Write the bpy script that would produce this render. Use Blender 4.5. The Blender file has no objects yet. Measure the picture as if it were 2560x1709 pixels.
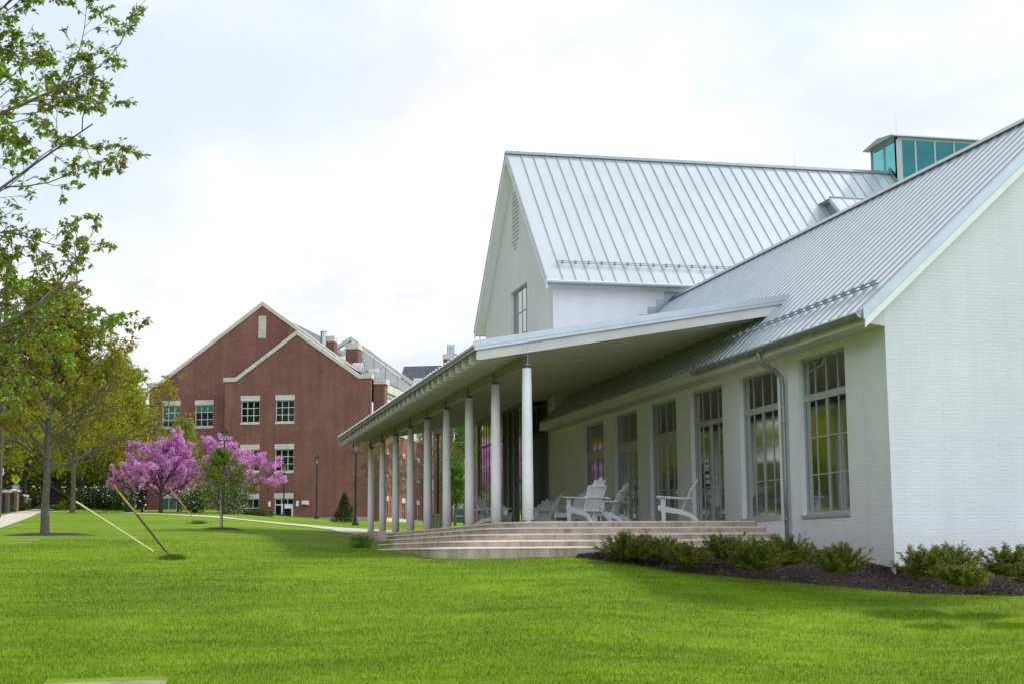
import bpy, math, random
import numpy as np
from mathutils import Vector, Matrix
R=math.radians
rng=random.Random(7); nr=np.random.default_rng(7)
scene=bpy.context.scene; COL=scene.collection

# ------------------------------------------------------------------ terrain
Rk=[0,8,12,15,18,21,24,27,30,34,40,48,60,75,90,110,130,200,400,900]
Zk=[-1.3,-1.26,-1.26,-1.245,-1.12,-.92,-.63,-.33,-.09,.14,.38,.66,1.14,1.76,2.37,3.1,3.77,5.2,6,6]
def itp(x,xs,ys):
    return float(np.interp(x,xs,ys))
def zr(r): return sum(itp(r*(1+k*.03),Rk,Zk) for k in (-2,-1,0,1,2))/5
def ground(X,Y):
    r=math.hypot(X,Y); ph=math.degrees(math.atan2(X,Y))
    if abs(ph)>110: return -1.3
    z=zr(r)
    if z>0: z*=itp(ph,[2,4.2,6.5,8.7,12],[1,.86,.75,.70,.66])
    z-=.10*itp(ph,[5,7],[0,1])*itp(r,[31,34,39,43],[0,1,1,0])
    z-=.42*itp(ph,[15,28],[0,1])*itp(r,[0,15,22,29,33],[.3,.45,1,1,0])
    if X>7.4 and 30.2<Y<60: z=min(z,.3)
    k=itp(abs(ph),[60,110],[1,0])
    return z*k-1.3*(1-k)

# ------------------------------------------------------------------ node helpers
def mat(name):
    m=bpy.data.materials.new(name); m.use_nodes=True
    nt=m.node_tree; nt.nodes.clear()
    out=nt.nodes.new('ShaderNodeOutputMaterial')
    return m,nt,out
class NT:
    def __init__(s,nt): s.nt=nt
    def n(s,t,ins=None,**kw):
        x=s.nt.nodes.new(t)
        for k,v in kw.items(): setattr(x,k,v)
        for k,v in (ins or {}).items():
            if isinstance(v,bpy.types.NodeSocket): s.nt.links.new(v,x.inputs[k])
            else: x.inputs[k].default_value=v
        return x
    def ramp(s,fac,stops,interp='LINEAR'):
        x=s.nt.nodes.new('ShaderNodeValToRGB'); x.color_ramp.interpolation=interp
        e=x.color_ramp.elements
        e[0].position,e[0].color=stops[0][0],(*stops[0][1],1)
        e[1].position,e[1].color=stops[-1][0],(*stops[-1][1],1)
        for p,c in stops[1:-1]:
            q=e.new(p); q.color=(*c,1)
        s.nt.links.new(fac,x.inputs[0]); return x.outputs[0]
    def mix(s,f,a,b,blend='MIX'):
        x=s.nt.nodes.new('ShaderNodeMix'); x.data_type='RGBA'; x.blend_type=blend
        for i,v in ((0,f),(6,a),(7,b)):
            if isinstance(v,bpy.types.NodeSocket): s.nt.links.new(v,x.inputs[i])
            else: x.inputs[i].default_value=v if i==0 else (*v,1)
        return x.outputs[2]
def c4(c): return (*c,1)
def plain(name,col,rough=.6,metal=0,var=.12,scale=3.,bump=0,bscale=40,spec=.5):
    m,nt,out=mat(name); T=NT(nt)
    tc=T.n('ShaderNodeTexCoord')
    no=T.n('ShaderNodeTexNoise',{'Vector':tc.outputs['Object'],'Scale':scale,'Detail':6,'Roughness':.6})
    dark=tuple(c*(1-var) for c in col); light=tuple(min(1,c*(1+var)) for c in col)
    colr=T.ramp(no.outputs['Fac'],[(.3,dark),(.7,light)])
    b=T.n('ShaderNodeBsdfPrincipled',{'Base Color':colr,'Roughness':rough,'Metallic':metal,'Specular IOR Level':spec})
    if bump:
        n2=T.n('ShaderNodeTexNoise',{'Vector':tc.outputs['Object'],'Scale':bscale,'Detail':4})
        bp=T.n('ShaderNodeBump',{'Height':n2.outputs['Fac'],'Strength':bump,'Distance':.01})
        nt.links.new(bp.outputs[0],b.inputs['Normal'])
    nt.links.new(b.outputs[0],out.inputs[0]); return m
def brick_mat(name,c1,c2,mortar,bw=.2,bh=.067,ms=.012,bump=.4,stain=.15,rough=.8,painted=False):
    m,nt,out=mat(name); T=NT(nt)
    tc=T.n('ShaderNodeTexCoord'); sx=T.n('ShaderNodeSeparateXYZ',{0:tc.outputs['Object']})
    ad=T.n('ShaderNodeMath',{0:sx.outputs[0],1:sx.outputs[1]},operation='ADD')
    cx=T.n('ShaderNodeCombineXYZ',{0:ad.outputs[0],1:sx.outputs[2]})
    wob=T.n('ShaderNodeTexNoise',{'Vector':tc.outputs['Object'],'Scale':6,'Detail':2})
    wv=T.n('ShaderNodeVectorMath',{0:wob.outputs['Color'],1:(.006,.006,0)},operation='MULTIPLY')
    av=T.n('ShaderNodeVectorMath',{0:cx.outputs[0],1:wv.outputs[0]},operation='ADD')
    br=T.n('ShaderNodeTexBrick',{'Vector':av.outputs[0],'Color1':c4(c1),'Color2':c4(c2),'Mortar':c4(mortar),'Scale':1.,'Mortar Size':ms,'Mortar Smooth':.35 if painted else .1,'Bias':0.,'Brick Width':bw,'Row Height':bh})
    no=T.n('ShaderNodeTexNoise',{'Vector':tc.outputs['Object'],'Scale':.35,'Detail':8,'Roughness':.65})
    f=T.ramp(no.outputs['Fac'],[(.3,(1-stain,)*3),(.7,(1+stain*.4,)*3)])
    # vertical run-off streaks
    mp=T.n('ShaderNodeMapping',{'Vector':tc.outputs['Object'],'Scale':(2.2,2.2,.12)})
    n3=T.n('ShaderNodeTexNoise',{'Vector':mp.outputs[0],'Scale':1.,'Detail':5})
    f2=T.ramp(n3.outputs['Fac'],[(.35,(1-stain*.8,)*3),(.6,(1,1,1))])
    col=T.mix(1.,br.outputs['Color'],f,'MULTIPLY'); col=T.mix(.6,col,f2,'MULTIPLY')
    if painted:
        mz=T.n('ShaderNodeMapRange',{'Value':sx.outputs[2],'From Min':.05,'From Max':.75,'To Min':.9,'To Max':0.})
        nd=T.n('ShaderNodeTexNoise',{'Vector':tc.outputs['Object'],'Scale':4.,'Detail':8,'Roughness':.7})
        md=T.n('ShaderNodeMath',{0:mz.outputs[0],1:nd.outputs['Fac']},operation='MULTIPLY')
        col=T.mix(md.outputs[0],col,(.50,.42,.35))
    b=T.n('ShaderNodeBsdfPrincipled',{'Base Color':col,'Roughness':rough,'Specular IOR Level':.3})
    n4=T.n('ShaderNodeTexNoise',{'Vector':tc.outputs['Object'],'Scale':14,'Detail':4})
    h=T.n('ShaderNodeMath',{0:br.outputs['Fac'],1:-1.},operation='MULTIPLY')
    h2=T.n('ShaderNodeMath',{0:n4.outputs['Fac'],1:.5,2:h.outputs[0]},operation='MULTIPLY_ADD')
    bp=T.n('ShaderNodeBump',{'Height':h2.outputs[0],'Strength':bump,'Distance':.01})
    nt.links.new(bp.outputs[0],b.inputs['Normal'])
    nt.links.new(b.outputs[0],out.inputs[0]); return m
def glass_mat(name,tint,refl=.12,gcol=(1,1,1)):
    m,nt,out=mat(name); T=NT(nt)
    tr=T.n('ShaderNodeBsdfTransparent',{'Color':c4(tint)})
    gl=T.n('ShaderNodeBsdfGlossy',{'Color':c4(gcol),'Roughness':.05})
    tc=T.n('ShaderNodeTexCoord')
    no=T.n('ShaderNodeTexNoise',{'Vector':tc.outputs['Object'],'Scale':1.3,'Detail':1})
    bp=T.n('ShaderNodeBump',{'Height':no.outputs['Fac'],'Strength':.06,'Distance':.02})
    nt.links.new(bp.outputs[0],gl.inputs['Normal'])
    fr=T.n('ShaderNodeFresnel',{'IOR':1.5})
    mx=T.n('ShaderNodeMath',{0:fr.outputs[0],1:1.2,2:refl},operation='MULTIPLY_ADD',use_clamp=True)
    ms=T.n('ShaderNodeMixShader',{0:mx.outputs[0],1:tr.outputs[0],2:gl.outputs[0]})
    nt.links.new(ms.outputs[0],out.inputs[0]); return m
def leaf_mat(name,stops,trans=.35,rough=.55):
    m,nt,out=mat(name); T=NT(nt)
    g=T.n('ShaderNodeNewGeometry')
    tc=T.n('ShaderNodeTexCoord'); no=T.n('ShaderNodeTexNoise',{'Vector':tc.outputs['Object'],'Scale':1.1,'Detail':3})
    mm=T.n('ShaderNodeMath',{0:no.outputs['Fac'],1:1.1,2:-.55},operation='MULTIPLY_ADD')
    ad=T.n('ShaderNodeMath',{0:g.outputs['Random Per Island'],1:mm.outputs[0]},operation='ADD',use_clamp=True)
    col=T.ramp(ad.outputs[0],stops)
    d=T.n('ShaderNodeBsdfPrincipled',{'Base Color':col,'Roughness':rough,'Specular IOR Level':.25})
    t=T.n('ShaderNodeBsdfTranslucent',{'Color':col})
    ms=T.n('ShaderNodeMixShader',{0:trans,1:d.outputs[0],2:t.outputs[0]})
    nt.links.new(ms.outputs[0],out.inputs[0]); return m

M={}
M['wbrick']=brick_mat('white_painted_brick',(.80,.78,.815),(.77,.75,.785),(.725,.705,.74),bump=.4,stain=.10,rough=.6,painted=True,ms=.007,bw=.24)
M['wsmooth']=plain('white_stucco',(.81,.765,.84),.7,var=.05,scale=1.2,bump=.25,bscale=25)
M['white']=plain('white_paint',(.86,.83,.84),.45,var=.04)
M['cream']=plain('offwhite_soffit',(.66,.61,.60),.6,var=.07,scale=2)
M['grey_trim']=plain('grey_metal_trim',(.40,.43,.46),.35,.6,var=.07)
M['gutter']=plain('grey_gutter',(.27,.30,.33),.38,.6,var=.07)
M['steel']=plain('painted_steel',(.30,.25,.26),.4,var=.05)
M['wframe']=plain('grey_window_frame',(.37,.37,.38),.4,var=.05)
M['dframe']=plain('dark_bronze_frame',(.10,.10,.105),.4,var=.06)
def roof_mat():
    m,nt,out=mat('standing_seam_metal'); T=NT(nt)
    tc=T.n('ShaderNodeTexCoord')
    mp=T.n('ShaderNodeMapping',{'Vector':tc.outputs['Object'],'Scale':(1,1,.35)})
    no=T.n('ShaderNodeTexNoise',{'Vector':mp.outputs[0],'Scale':.9,'Detail':7,'Roughness':.65})
    col=T.ramp(no.outputs['Fac'],[(.3,(.69,.72,.75)),(.5,(.73,.76,.785)),(.7,(.75,.775,.80))])
    r=T.n('ShaderNodeMapRange',{'Value':no.outputs['Fac'],'To Min':.22,'To Max':.28})
    n2=T.n('ShaderNodeTexNoise',{'Vector':tc.outputs['Object'],'Scale':2.2,'Detail':2})
    bp=T.n('ShaderNodeBump',{'Height':n2.outputs['Fac'],'Strength':.05,'Distance':.02})
    b=T.n('ShaderNodeBsdfPrincipled',{'Base Color':col,'Roughness':r.outputs[0],'Metallic':.5,'Normal':bp.outputs[0]})
    nt.links.new(b.outputs[0],out.inputs[0]); return m
M['roof']=roof_mat()
M['seam']=plain('shade_painted_seam_metal',(.42,.46,.50),.5,.3,var=.08)  # same metal as the roof; seam shade painted in as darker grey
M['dark']=plain('dark_void',(.03,.03,.03),.8)
M['interior']=plain('interior_plaster',(.20,.33,.28),.8,var=.1)
M['iwall']=plain('dim_room_wall',(.10,.16,.13),.8,var=.6,scale=1.5)
M['curtain']=plain('pale_green_curtain',(.60,.78,.70),.8,var=.08)
M['ifloor']=plain('interior_floor',(.12,.10,.08),.4,var=.2)
M['glass']=glass_mat('window_glass',(.56,.76,.67),.03,(.5,.53,.5))
M['bglass']=glass_mat('dark_reflective_glass',(.25,.33,.30),.10)
M['kglass']=glass_mat('brick_window_glass',(.52,.66,.60),.01,(.45,.48,.5))
M['teal']=glass_mat('teal_glass',(.16,.66,.70),.03,(.25,.85,.88))
M['red']=brick_mat('red_brick',(.285,.092,.066),(.185,.058,.045),(.29,.17,.135),bump=.4,stain=.34,bw=.24,bh=.08,ms=.014)
M['red2']=brick_mat('red_brick_pier',(.25,.08,.055),(.17,.05,.04),(.32,.25,.22),bump=.4,stain=.2)
M['lime']=plain('limestone',(.58,.54,.46),.8,var=.14,scale=1.5,bump=.3)
M['plinth']=plain('grey_stone_plinth',(.36,.31,.28),.85,var=.1,scale=1.5,bump=.3)
M['slate']=plain('slate_roof',(.075,.085,.10),.7,var=.45,scale=3,bump=.5,bscale=6)
M['blind']=plain('teal_window_blind',(.34,.60,.53),.7,var=.1)
M['black']=plain('black_iron',(.018,.019,.022),.45,.3,var=.2)
M['lampglass']=glass_mat('lamp_glass',(.8,.85,.88),.08)
M['bark']=plain('maple_bark',(.115,.095,.072),.9,var=.35,scale=9,bump=.8,bscale=30)
M['barkd']=plain('dark_bark',(.055,.040,.034),.9,var=.3,scale=9,bump=.8,bscale=30)
M['stake']=plain('weathered_wood',(.50,.42,.30),.85,var=.2,scale=12)
M['polewood']=plain('pole_wood',(.10,.075,.055),.9,var=.3,scale=6)
M['wire']=plain('galvanised_wire',(.10,.10,.10),.4,.7)
M['chair']=plain('white_plastic_lumber',(.60,.60,.62),.5,var=.06,scale=6)
M['yguard']=plain('yellow_plastic_guard',(.42,.21,.012),.45,var=.6,scale=7)
M['pguard']=plain('faded_cream_guard',(.66,.58,.30),.5,var=.2,scale=6)
M['planter']=plain('weathered_slat_wood',(.42,.40,.27),.8,var=.15,scale=8)
M['green_bin']=plain('green_metal',(.012,.10,.06),.45,var=.15)
M['ysign']=plain('fluorescent_yellow_sign',(.72,.78,.02),.4,var=.03)
M['wsign']=plain('white_sign',(.75,.76,.77),.4,var=.03)
M['bsign']=plain('pale_blue_sign',(.42,.56,.64),.4,var=.05)
M['rsign']=plain('dark_red_print',(.22,.012,.035),.4,var=.05)
M['orange']=plain('orange_sticker',(.75,.12,.02),.5,var=.03)
M['chairred']=plain('dark_red_chair',(.14,.008,.012),.5)
M['carpaint']=plain('white_car_paint',(.7,.72,.74),.25,var=.02)
M['tyre']=plain('tyre_rubber',(.02,.02,.02),.8)
M['leaf_maple']=leaf_mat('maple_leaves',[(0,(.20,.085,.02)),(.22,(.14,.15,.02)),(.5,(.10,.20,.02)),(1,(.15,.30,.035))])
M['leaf_near']=leaf_mat('near_maple_leaves',[(0,(.28,.15,.025)),(.2,(.20,.24,.02)),(.55,(.18,.30,.02)),(1,(.28,.44,.035))])
M['leaf_olive']=leaf_mat('olive_spring_leaves',[(0,(.38,.17,.02)),(.25,(.32,.26,.015)),(.6,(.30,.33,.018)),(1,(.34,.41,.025))],.45)
M['leaf_far']=leaf_mat('far_tree_leaves',[(0,(.25,.21,.018)),(.5,(.31,.33,.02)),(1,(.40,.44,.03))],.4)
M['leaf_pale']=leaf_mat('pale_green_leaves',[(0,(.20,.24,.02)),(1,(.33,.38,.04))],.4)
M['leaf_bright']=leaf_mat('bright_green_leaves',[(0,(.08,.17,.015)),(1,(.18,.36,.03))],.4)
M['leaf_stake']=leaf_mat('young_tree_leaves',[(0,(.12,.16,.015)),(.6,(.17,.27,.02)),(1,(.25,.36,.03))],.35)
M['leaf_orange']=leaf_mat('bronze_spring_leaves',[(0,(.26,.14,.03)),(1,(.30,.27,.05))],.3)
M['blossom']=leaf_mat('redbud_blossom',[(0,(.60,.20,.52)),(.5,(.80,.36,.72)),(1,(.92,.56,.86))],.4)
M['yew']=leaf_mat('yew_needles',[(0,(.05,.08,.012)),(.5,(.13,.17,.014)),(.85,(.27,.28,.02)),(1,(.42,.38,.03))],.25)
M['shrubd']=leaf_mat('dark_shrub_leaves',[(0,(.025,.045,.012)),(1,(.09,.13,.03))],.2)
M['shrubv']=leaf_mat('viburnum_leaves',[(0,(.04,.08,.014)),(1,(.12,.18,.03))],.25)
M['whiteflower']=leaf_mat('white_flowers',[(0,(.55,.56,.42)),(1,(.80,.80,.70))],.3)
M['limeleaf']=leaf_mat('lime_new_growth',[(0,(.42,.50,.02)),(1,(.55,.60,.03))],.3)

def lawn_mat():
    m,nt,out=mat('lawn'); T=NT(nt)
    tc=T.n('ShaderNodeTexCoord'); P=tc.outputs['Object']
    big=T.n('ShaderNodeTexNoise',{'Vector':P,'Scale':.22,'Detail':5,'Roughness':.6,'Distortion':.4})
    mp=T.n('ShaderNodeMapping',{'Vector':P,'Rotation':(0,0,R(-16)),'Scale':(.45,1.5,1)})
    mow=T.n('ShaderNodeTexNoise',{'Vector':mp.outputs[0],'Scale':1.5,'Detail':6,'Roughness':.62,'Distortion':.3})
    fine=T.n('ShaderNodeTexNoise',{'Vector':P,'Scale':26,'Detail':5,'Roughness':.75})
    a=T.n('ShaderNodeMath',{0:big.outputs['Fac'],1:.30},operation='MULTIPLY')
    b=T.n('ShaderNodeMath',{0:mow.outputs['Fac'],1:.44,2:a.outputs[0]},operation='MULTIPLY_ADD')
    c=T.n('ShaderNodeMath',{0:fine.outputs['Fac'],1:.26,2:b.outputs[0]},operation='MULTIPLY_ADD')
    col=T.ramp(c.outputs[0],[(.36,(.070,.135,.003)),(.46,(.125,.215,.003)),(.54,(.18,.285,.004)),(.66,(.27,.365,.010))])
    bs=T.n('ShaderNodeBsdfPrincipled',{'Base Color':col,'Roughness':.8,'Specular IOR Level':.15})
    bp=T.n('ShaderNodeBump',{'Height':fine.outputs['Fac'],'Strength':.7,'Distance':.05})
    nt.links.new(bp.outputs[0],bs.inputs['Normal'])
    nt.links.new(bs.outputs[0],out.inputs[0]); return m
M['lawn']=lawn_mat()
M['blade_dark']=leaf_mat('uncut_grass',[(0,(.05,.11,.004)),(1,(.13,.22,.01))],.35)
def blade_mat():
    m,nt,out=mat('grass_blades'); T=NT(nt)
    tc=T.n('ShaderNodeTexCoord'); P=tc.outputs['Object']; g=T.n('ShaderNodeNewGeometry')
    big=T.n('ShaderNodeTexNoise',{'Vector':P,'Scale':.22,'Detail':5,'Roughness':.6,'Distortion':.4})
    mp=T.n('ShaderNodeMapping',{'Vector':P,'Rotation':(0,0,R(-16)),'Scale':(.45,1.5,1)})
    mow=T.n('ShaderNodeTexNoise',{'Vector':mp.outputs[0],'Scale':1.5,'Detail':6,'Roughness':.62,'Distortion':.3})
    a=T.n('ShaderNodeMath',{0:big.outputs['Fac'],1:.40},operation='MULTIPLY')
    b=T.n('ShaderNodeMath',{0:mow.outputs['Fac'],1:.30,2:a.outputs[0]},operation='MULTIPLY_ADD')
    c=T.n('ShaderNodeMath',{0:g.outputs['Random Per Island'],1:.30,2:b.outputs[0]},operation='MULTIPLY_ADD')
    col=T.ramp(c.outputs[0],[(.37,(.072,.14,.003)),(.46,(.135,.235,.003)),(.54,(.20,.31,.004)),(.65,(.33,.42,.018))])
    d=T.n('ShaderNodeBsdfPrincipled',{'Base Color':col,'Roughness':.6,'Specular IOR Level':.25}); t=T.n('ShaderNodeBsdfTranslucent',{'Color':col})
    ms=T.n('ShaderNodeMixShader',{0:.4,1:d.outputs[0],2:t.outputs[0]}); nt.links.new(ms.outputs[0],out.inputs[0]); return m
M['blade']=blade_mat()
def conc_mat(name,a,b,stain):
    m,nt,out=mat(name); T=NT(nt)
    tc=T.n('ShaderNodeTexCoord')
    no=T.n('ShaderNodeTexNoise',{'Vector':tc.outputs['Object'],'Scale':1.3,'Detail':8,'Roughness':.65})
    mp=T.n('ShaderNodeMapping',{'Vector':tc.outputs['Object'],'Scale':(3,3,.5)})
    n2=T.n('ShaderNodeTexNoise',{'Vector':mp.outputs[0],'Scale':1.,'Detail':6,'Roughness':.7})
    n3=T.n('ShaderNodeTexNoise',{'Vector':tc.outputs['Object'],'Scale':60,'Detail':3})
    col=T.ramp(no.outputs['Fac'],[(.3,a),(.7,b)])
    st=T.ramp(n2.outputs['Fac'],[(.36,(1-stain,1-stain*1.05,1-stain*1.1)),(.56,(1,1,1))])
    col=T.mix(1.,col,st,'MULTIPLY')
    bs=T.n('ShaderNodeBsdfPrincipled',{'Base Color':col,'Roughness':.85,'Specular IOR Level':.3})
    bp=T.n('ShaderNodeBump',{'Height':n3.outputs['Fac'],'Strength':.25,'Distance':.01})
    nt.links.new(bp.outputs[0],bs.inputs['Normal'])
    nt.links.new(bs.outputs[0],out.inputs[0]); return m
M['riser']=conc_mat('sandstone_riser',(.45,.335,.265),(.60,.475,.385),.38)
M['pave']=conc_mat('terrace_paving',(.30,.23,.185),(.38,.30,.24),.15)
M['tread']=conc_mat('sandstone_tread',(.66,.57,.47),(.76,.67,.56),.12)
M['walk']=conc_mat('concrete_walk',(.50,.45,.38),(.60,.54,.46),.12)
M['slab']=conc_mat('old_concrete',(.22,.21,.16),(.32,.30,.23),.35)
M['mulch']=plain('bark_mulch',(.050,.030,.026),.95,var=.75,scale=38,bump=1.,bscale=45)
M['chip']=leaf_mat('mulch_chips',[(0,(.028,.017,.015)),(.5,(.085,.055,.045)),(.85,(.22,.16,.12)),(1,(.38,.30,.22))],0.0,.9)

# ------------------------------------------------------------------ mesh builder
class MB:
    def __init__(s): s.v=[];s.f=[]
    def add(s,vs,fs):
        o=len(s.v); s.v+=[tuple(v) for v in vs]; s.f+=[tuple(i+o for i in f) for f in fs]
    def box(s,x0,x1,y0,y1,z0,z1,Mx=None):
        vs=[(x,y,z) for z in (z0,z1) for y in (y0,y1) for x in (x0,x1)]
        if Mx is not None: vs=[tuple(Mx@Vector(v)) for v in vs]
        s.add(vs,[(0,2,3,1),(4,5,7,6),(0,1,5,4),(2,6,7,3),(0,4,6,2),(1,3,7,5)])
    def prism(s,poly,fn,d0,d1):
        """poly list of 2D points, fn(a,b,d)->3D"""
        n=len(poly)
        s.add([fn(a,b,d0) for a,b in poly]+[fn(a,b,d1) for a,b in poly],
              [tuple(range(n)),tuple(range(2*n-1,n-1,-1))]+[(i,i+n,(i+1)%n+n,(i+1)%n) for i in range(n)])
    def tube(s,p0,p1,r0,r1=None,n=8,caps=True):
        r1=r0 if r1 is None else r1
        p0=Vector(p0);p1=Vector(p1);d=(p1-p0)
        if d.length<1e-6: return
        d.normalize(); a=d.orthogonal().normalized(); b=d.cross(a)
        vs=[]
        for p,r in ((p0,r0),(p1,r1)):
            for i in range(n):
                t=2*math.pi*i/n; vs.append(p+a*(r*math.cos(t))+b*(r*math.sin(t)))
        fs=[(i,(i+1)%n,(i+1)%n+n,i+n) for i in range(n)]
        if caps: fs+=[tuple(range(n-1,-1,-1)),tuple(range(n,2*n))]
        s.add(vs,fs)
    def path(s,pts,rad,n=6,caps=True):
        """smooth tube along a polyline; rad list"""
        pts=[Vector(p) for p in pts]; k=len(pts)
        a=None; vs=[]
        for i,p in enumerate(pts):
            d=(pts[min(i+1,k-1)]-pts[max(i-1,0)]).normalized()
            if a is None: a=d.orthogonal().normalized()
            a=(a-d*a.dot(d)).normalized(); b=d.cross(a)
            for j in range(n):
                t=2*math.pi*j/n; vs.append(p+a*(rad[i]*math.cos(t))+b*(rad[i]*math.sin(t)))
        fs=[(i*n+j,i*n+(j+1)%n,(i+1)*n+(j+1)%n,(i+1)*n+j) for i in range(k-1) for j in range(n)]
        if caps: fs+=[tuple(range(n-1,-1,-1)),tuple(range((k-1)*n,k*n))]
        s.add(vs,fs)
    def build(s,name,m,parent=None,smooth=False,world=True):
        me=bpy.data.meshes.new(name)
        vs=s.v
        if parent is not None and world:
            inv=wm(parent).inverted(); vs=[tuple(inv@Vector(v)) for v in vs]
        me.from_pydata(vs,[],s.f); me.update()
        if smooth:
            me.polygons.foreach_set('use_smooth',[True]*len(me.polygons))
        me.materials.append(M[m] if isinstance(m,str) else m)
        o=bpy.data.objects.new(name,me); COL.objects.link(o)
        if parent is not None: o.parent=parent
        return o
def wm(o):
    m=Matrix.LocRotScale(o.location,o.rotation_euler,o.scale)
    return wm(o.parent)@m if o.parent else m
def tag(o,label,cat,group=None):
    o['label']=label; o['category']=cat
    if group: o['group']=group
    return o
def thing(name,label,cat,loc=(0,0,0),rz=0,group=None):
    o=bpy.data.objects.new(name,None); o.empty_display_size=.3; COL.objects.link(o)
    o.location=loc; o.rotation_euler=(0,0,rz)
    return tag(o,label,cat,group)
def struct(o,kind='structure'): o['kind']=kind; return o
def copy_tree(o,parent=None):
    c=o.copy(); COL.objects.link(c); c.parent=parent
    for ch in list(o.children): copy_tree(ch,c)
    return c
def dup(o,loc,rz=0,label=None,scale=None):
    c=copy_tree(o); c.location=loc; c.rotation_euler=(0,0,rz)
    if label: c['label']=label
    if scale: c.scale=(scale,)*3 if not isinstance(scale,tuple) else scale
    return c
def np_mesh(name,V,quads,m,parent=None,tri=False):
    """V (n*k,3), k verts per face"""
    k=3 if tri else 4
    me=bpy.data.meshes.new(name); nv=len(V); nf=nv//k
    me.vertices.add(nv); me.vertices.foreach_set('co',V.astype(np.float32).ravel())
    me.loops.add(nv); me.loops.foreach_set('vertex_index',np.arange(nv,dtype=np.int32))
    me.polygons.add(nf); me.polygons.foreach_set('loop_start',np.arange(0,nv,k,dtype=np.int32))
    try: me.polygons.foreach_set('loop_total',np.full(nf,k,dtype=np.int32))
    except Exception: pass
    me.update(calc_edges=True); me.materials.append(M[m])
    o=bpy.data.objects.new(name,me); COL.objects.link(o)
    if parent is not None: o.parent=parent
    return o
def leaves(P,size,asp=.55,droop=.5,jit=.35):
    """diamond leaves at points P (n,3) with drooping axis"""
    n=len(P); d=nr.normal(size=(n,3)); d[:,2]=d[:,2]*.6-droop
    d/=np.linalg.norm(d,axis=1)[:,None]
    q=nr.normal(size=(n,3)); q-=d*(q*d).sum(1)[:,None]; q/=np.linalg.norm(q,axis=1)[:,None]
    s=(size*(1+jit*nr.uniform(-1,1,n)))[:,None]
    V=np.empty((n,4,3)); V[:,0]=P; V[:,1]=P+d*s*.45+q*s*asp*.5; V[:,2]=P+d*s; V[:,3]=P+d*s*.45-q*s*asp*.5
    return V.reshape(-1,3)
def plane_wall(mb,F,as_,zs_,openings,th):
    """F(a,z,d)->3D. grid wall with openings (a0,a1,z0,z1)"""
    A=sorted(set([round(x,4) for x in as_]+[round(o[i],4) for o in openings for i in (0,1)]))
    Z=sorted(set([round(x,4) for x in zs_]+[round(o[i],4) for o in openings for i in (2,3)]))
    def solid(i,j):
        if i<0 or j<0 or i>=len(A)-1 or j>=len(Z)-1: return None
        a=(A[i]+A[i+1])/2; z=(Z[j]+Z[j+1])/2
        return not any(o[0]<a<o[1] and o[2]<z<o[3] for o in openings)
    for i in range(len(A)-1):
        for j in range(len(Z)-1):
            if not solid(i,j): continue
            a0,a1,z0,z1=A[i],A[i+1],Z[j],Z[j+1]
            mb.add([F(a0,z0,0),F(a1,z0,0),F(a1,z1,0),F(a0,z1,0)],[(0,1,2,3)])
            mb.add([F(a0,z0,th),F(a1,z0,th),F(a1,z1,th),F(a0,z1,th)],[(3,2,1,0)])
            for di,dj,e in ((-1,0,((a0,z0),(a0,z1))),(1,0,((a1,z0),(a1,z1))),(0,-1,((a0,z0),(a1,z0))),(0,1,((a0,z1),(a1,z1)))):
                if solid(i+di,j+dj) is not True:
                    (p,q)=e; mb.add([F(*p,0),F(*q,0),F(*q,th),F(*p,th)],[(0,1,2,3)])
def bars(F,a0,a1,z0,z1,d0,d1,mb):
    vs=[F(a,z,d) for d in (d0,d1) for z in (z0,z1) for a in (a0,a1)]
    mb.add(vs,[(0,1,3,2),(4,6,7,5),(0,4,5,1),(2,3,7,6),(0,2,6,4),(1,5,7,3)])
def window(F,a0,a1,z0,z1,colz,rowz,root,fm,gm,fr=.05,mu=.028,dep=.12,extra=None,name='window'):
    """frame with muntins; colz/rowz: fractions/positions of bars [(pos,width)]"""
    m=MB()
    bars(F,a0,a1,z0,z0+fr,dep-.03,dep+.04,m); bars(F,a0,a1,z1-fr,z1,dep-.03,dep+.04,m)
    bars(F,a0,a0+fr,z0+fr,z1-fr,dep-.02,dep+.02,m); bars(F,a1-fr,a1,z0+fr,z1-fr,dep-.02,dep+.02,m)
    for p,w in colz: bars(F,p-w/2,p+w/2,z0+fr,z1-fr,dep-.009,dep+.012,m)
    for p,w in rowz: bars(F,a0+fr,a1-fr,p-w/2,p+w/2,dep-.011,dep+.010,m)
    if extra: extra(m)
    loc=root.name.startswith('red_brick')
    f=m.build(name,fm,root,world=not loc)
    g=MB(); g.add([F(a0+.01,z0+.01,dep+.008),F(a1-.01,z0+.01,dep+.008),F(a1-.01,z1-.01,dep+.008),F(a0+.01,z1-.01,dep+.008)],[(0,1,2,3)])
    g.build('pane',gm,f,world=not loc)
    return f

# ------------------------------------------------------------------ ground
def build_ground():
    rs=[2.]
    while rs[-1]<900: rs.append(rs[-1]*1.022+.02)
    phs=[]
    p=-180.
    while p<180:
        phs.append(p); p+= .45 if -12<=p<36 else 4.
    V=[(0,0,-1.3)]; n=len(phs)
    for r in rs:
        for ph in phs:
            X=r*math.sin(R(ph)); Y=r*math.cos(R(ph)); V.append((X,Y,ground(X,Y)))
    Fc=[(0,1+(j+1)%n,1+j) for j in range(n)]
    for i in range(len(rs)-1):
        for j in range(n):
            a=1+i*n+j; b=1+i*n+(j+1)%n; Fc.append((a,b,b+n,a+n))
    m=MB(); m.v=V; m.f=Fc
    struct(m.build('lawn_ground','lawn',smooth=True))
build_ground()
def inpoly(x,y,P):
    c=False; j=len(P)-1
    for i in range(len(P)):
        if (P[i][1]>y)!=(P[j][1]>y) and x<(P[j][0]-P[i][0])*(y-P[i][1])/(P[j][1]-P[i][1])+P[i][0]: c=not c
        j=i
    return c
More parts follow.
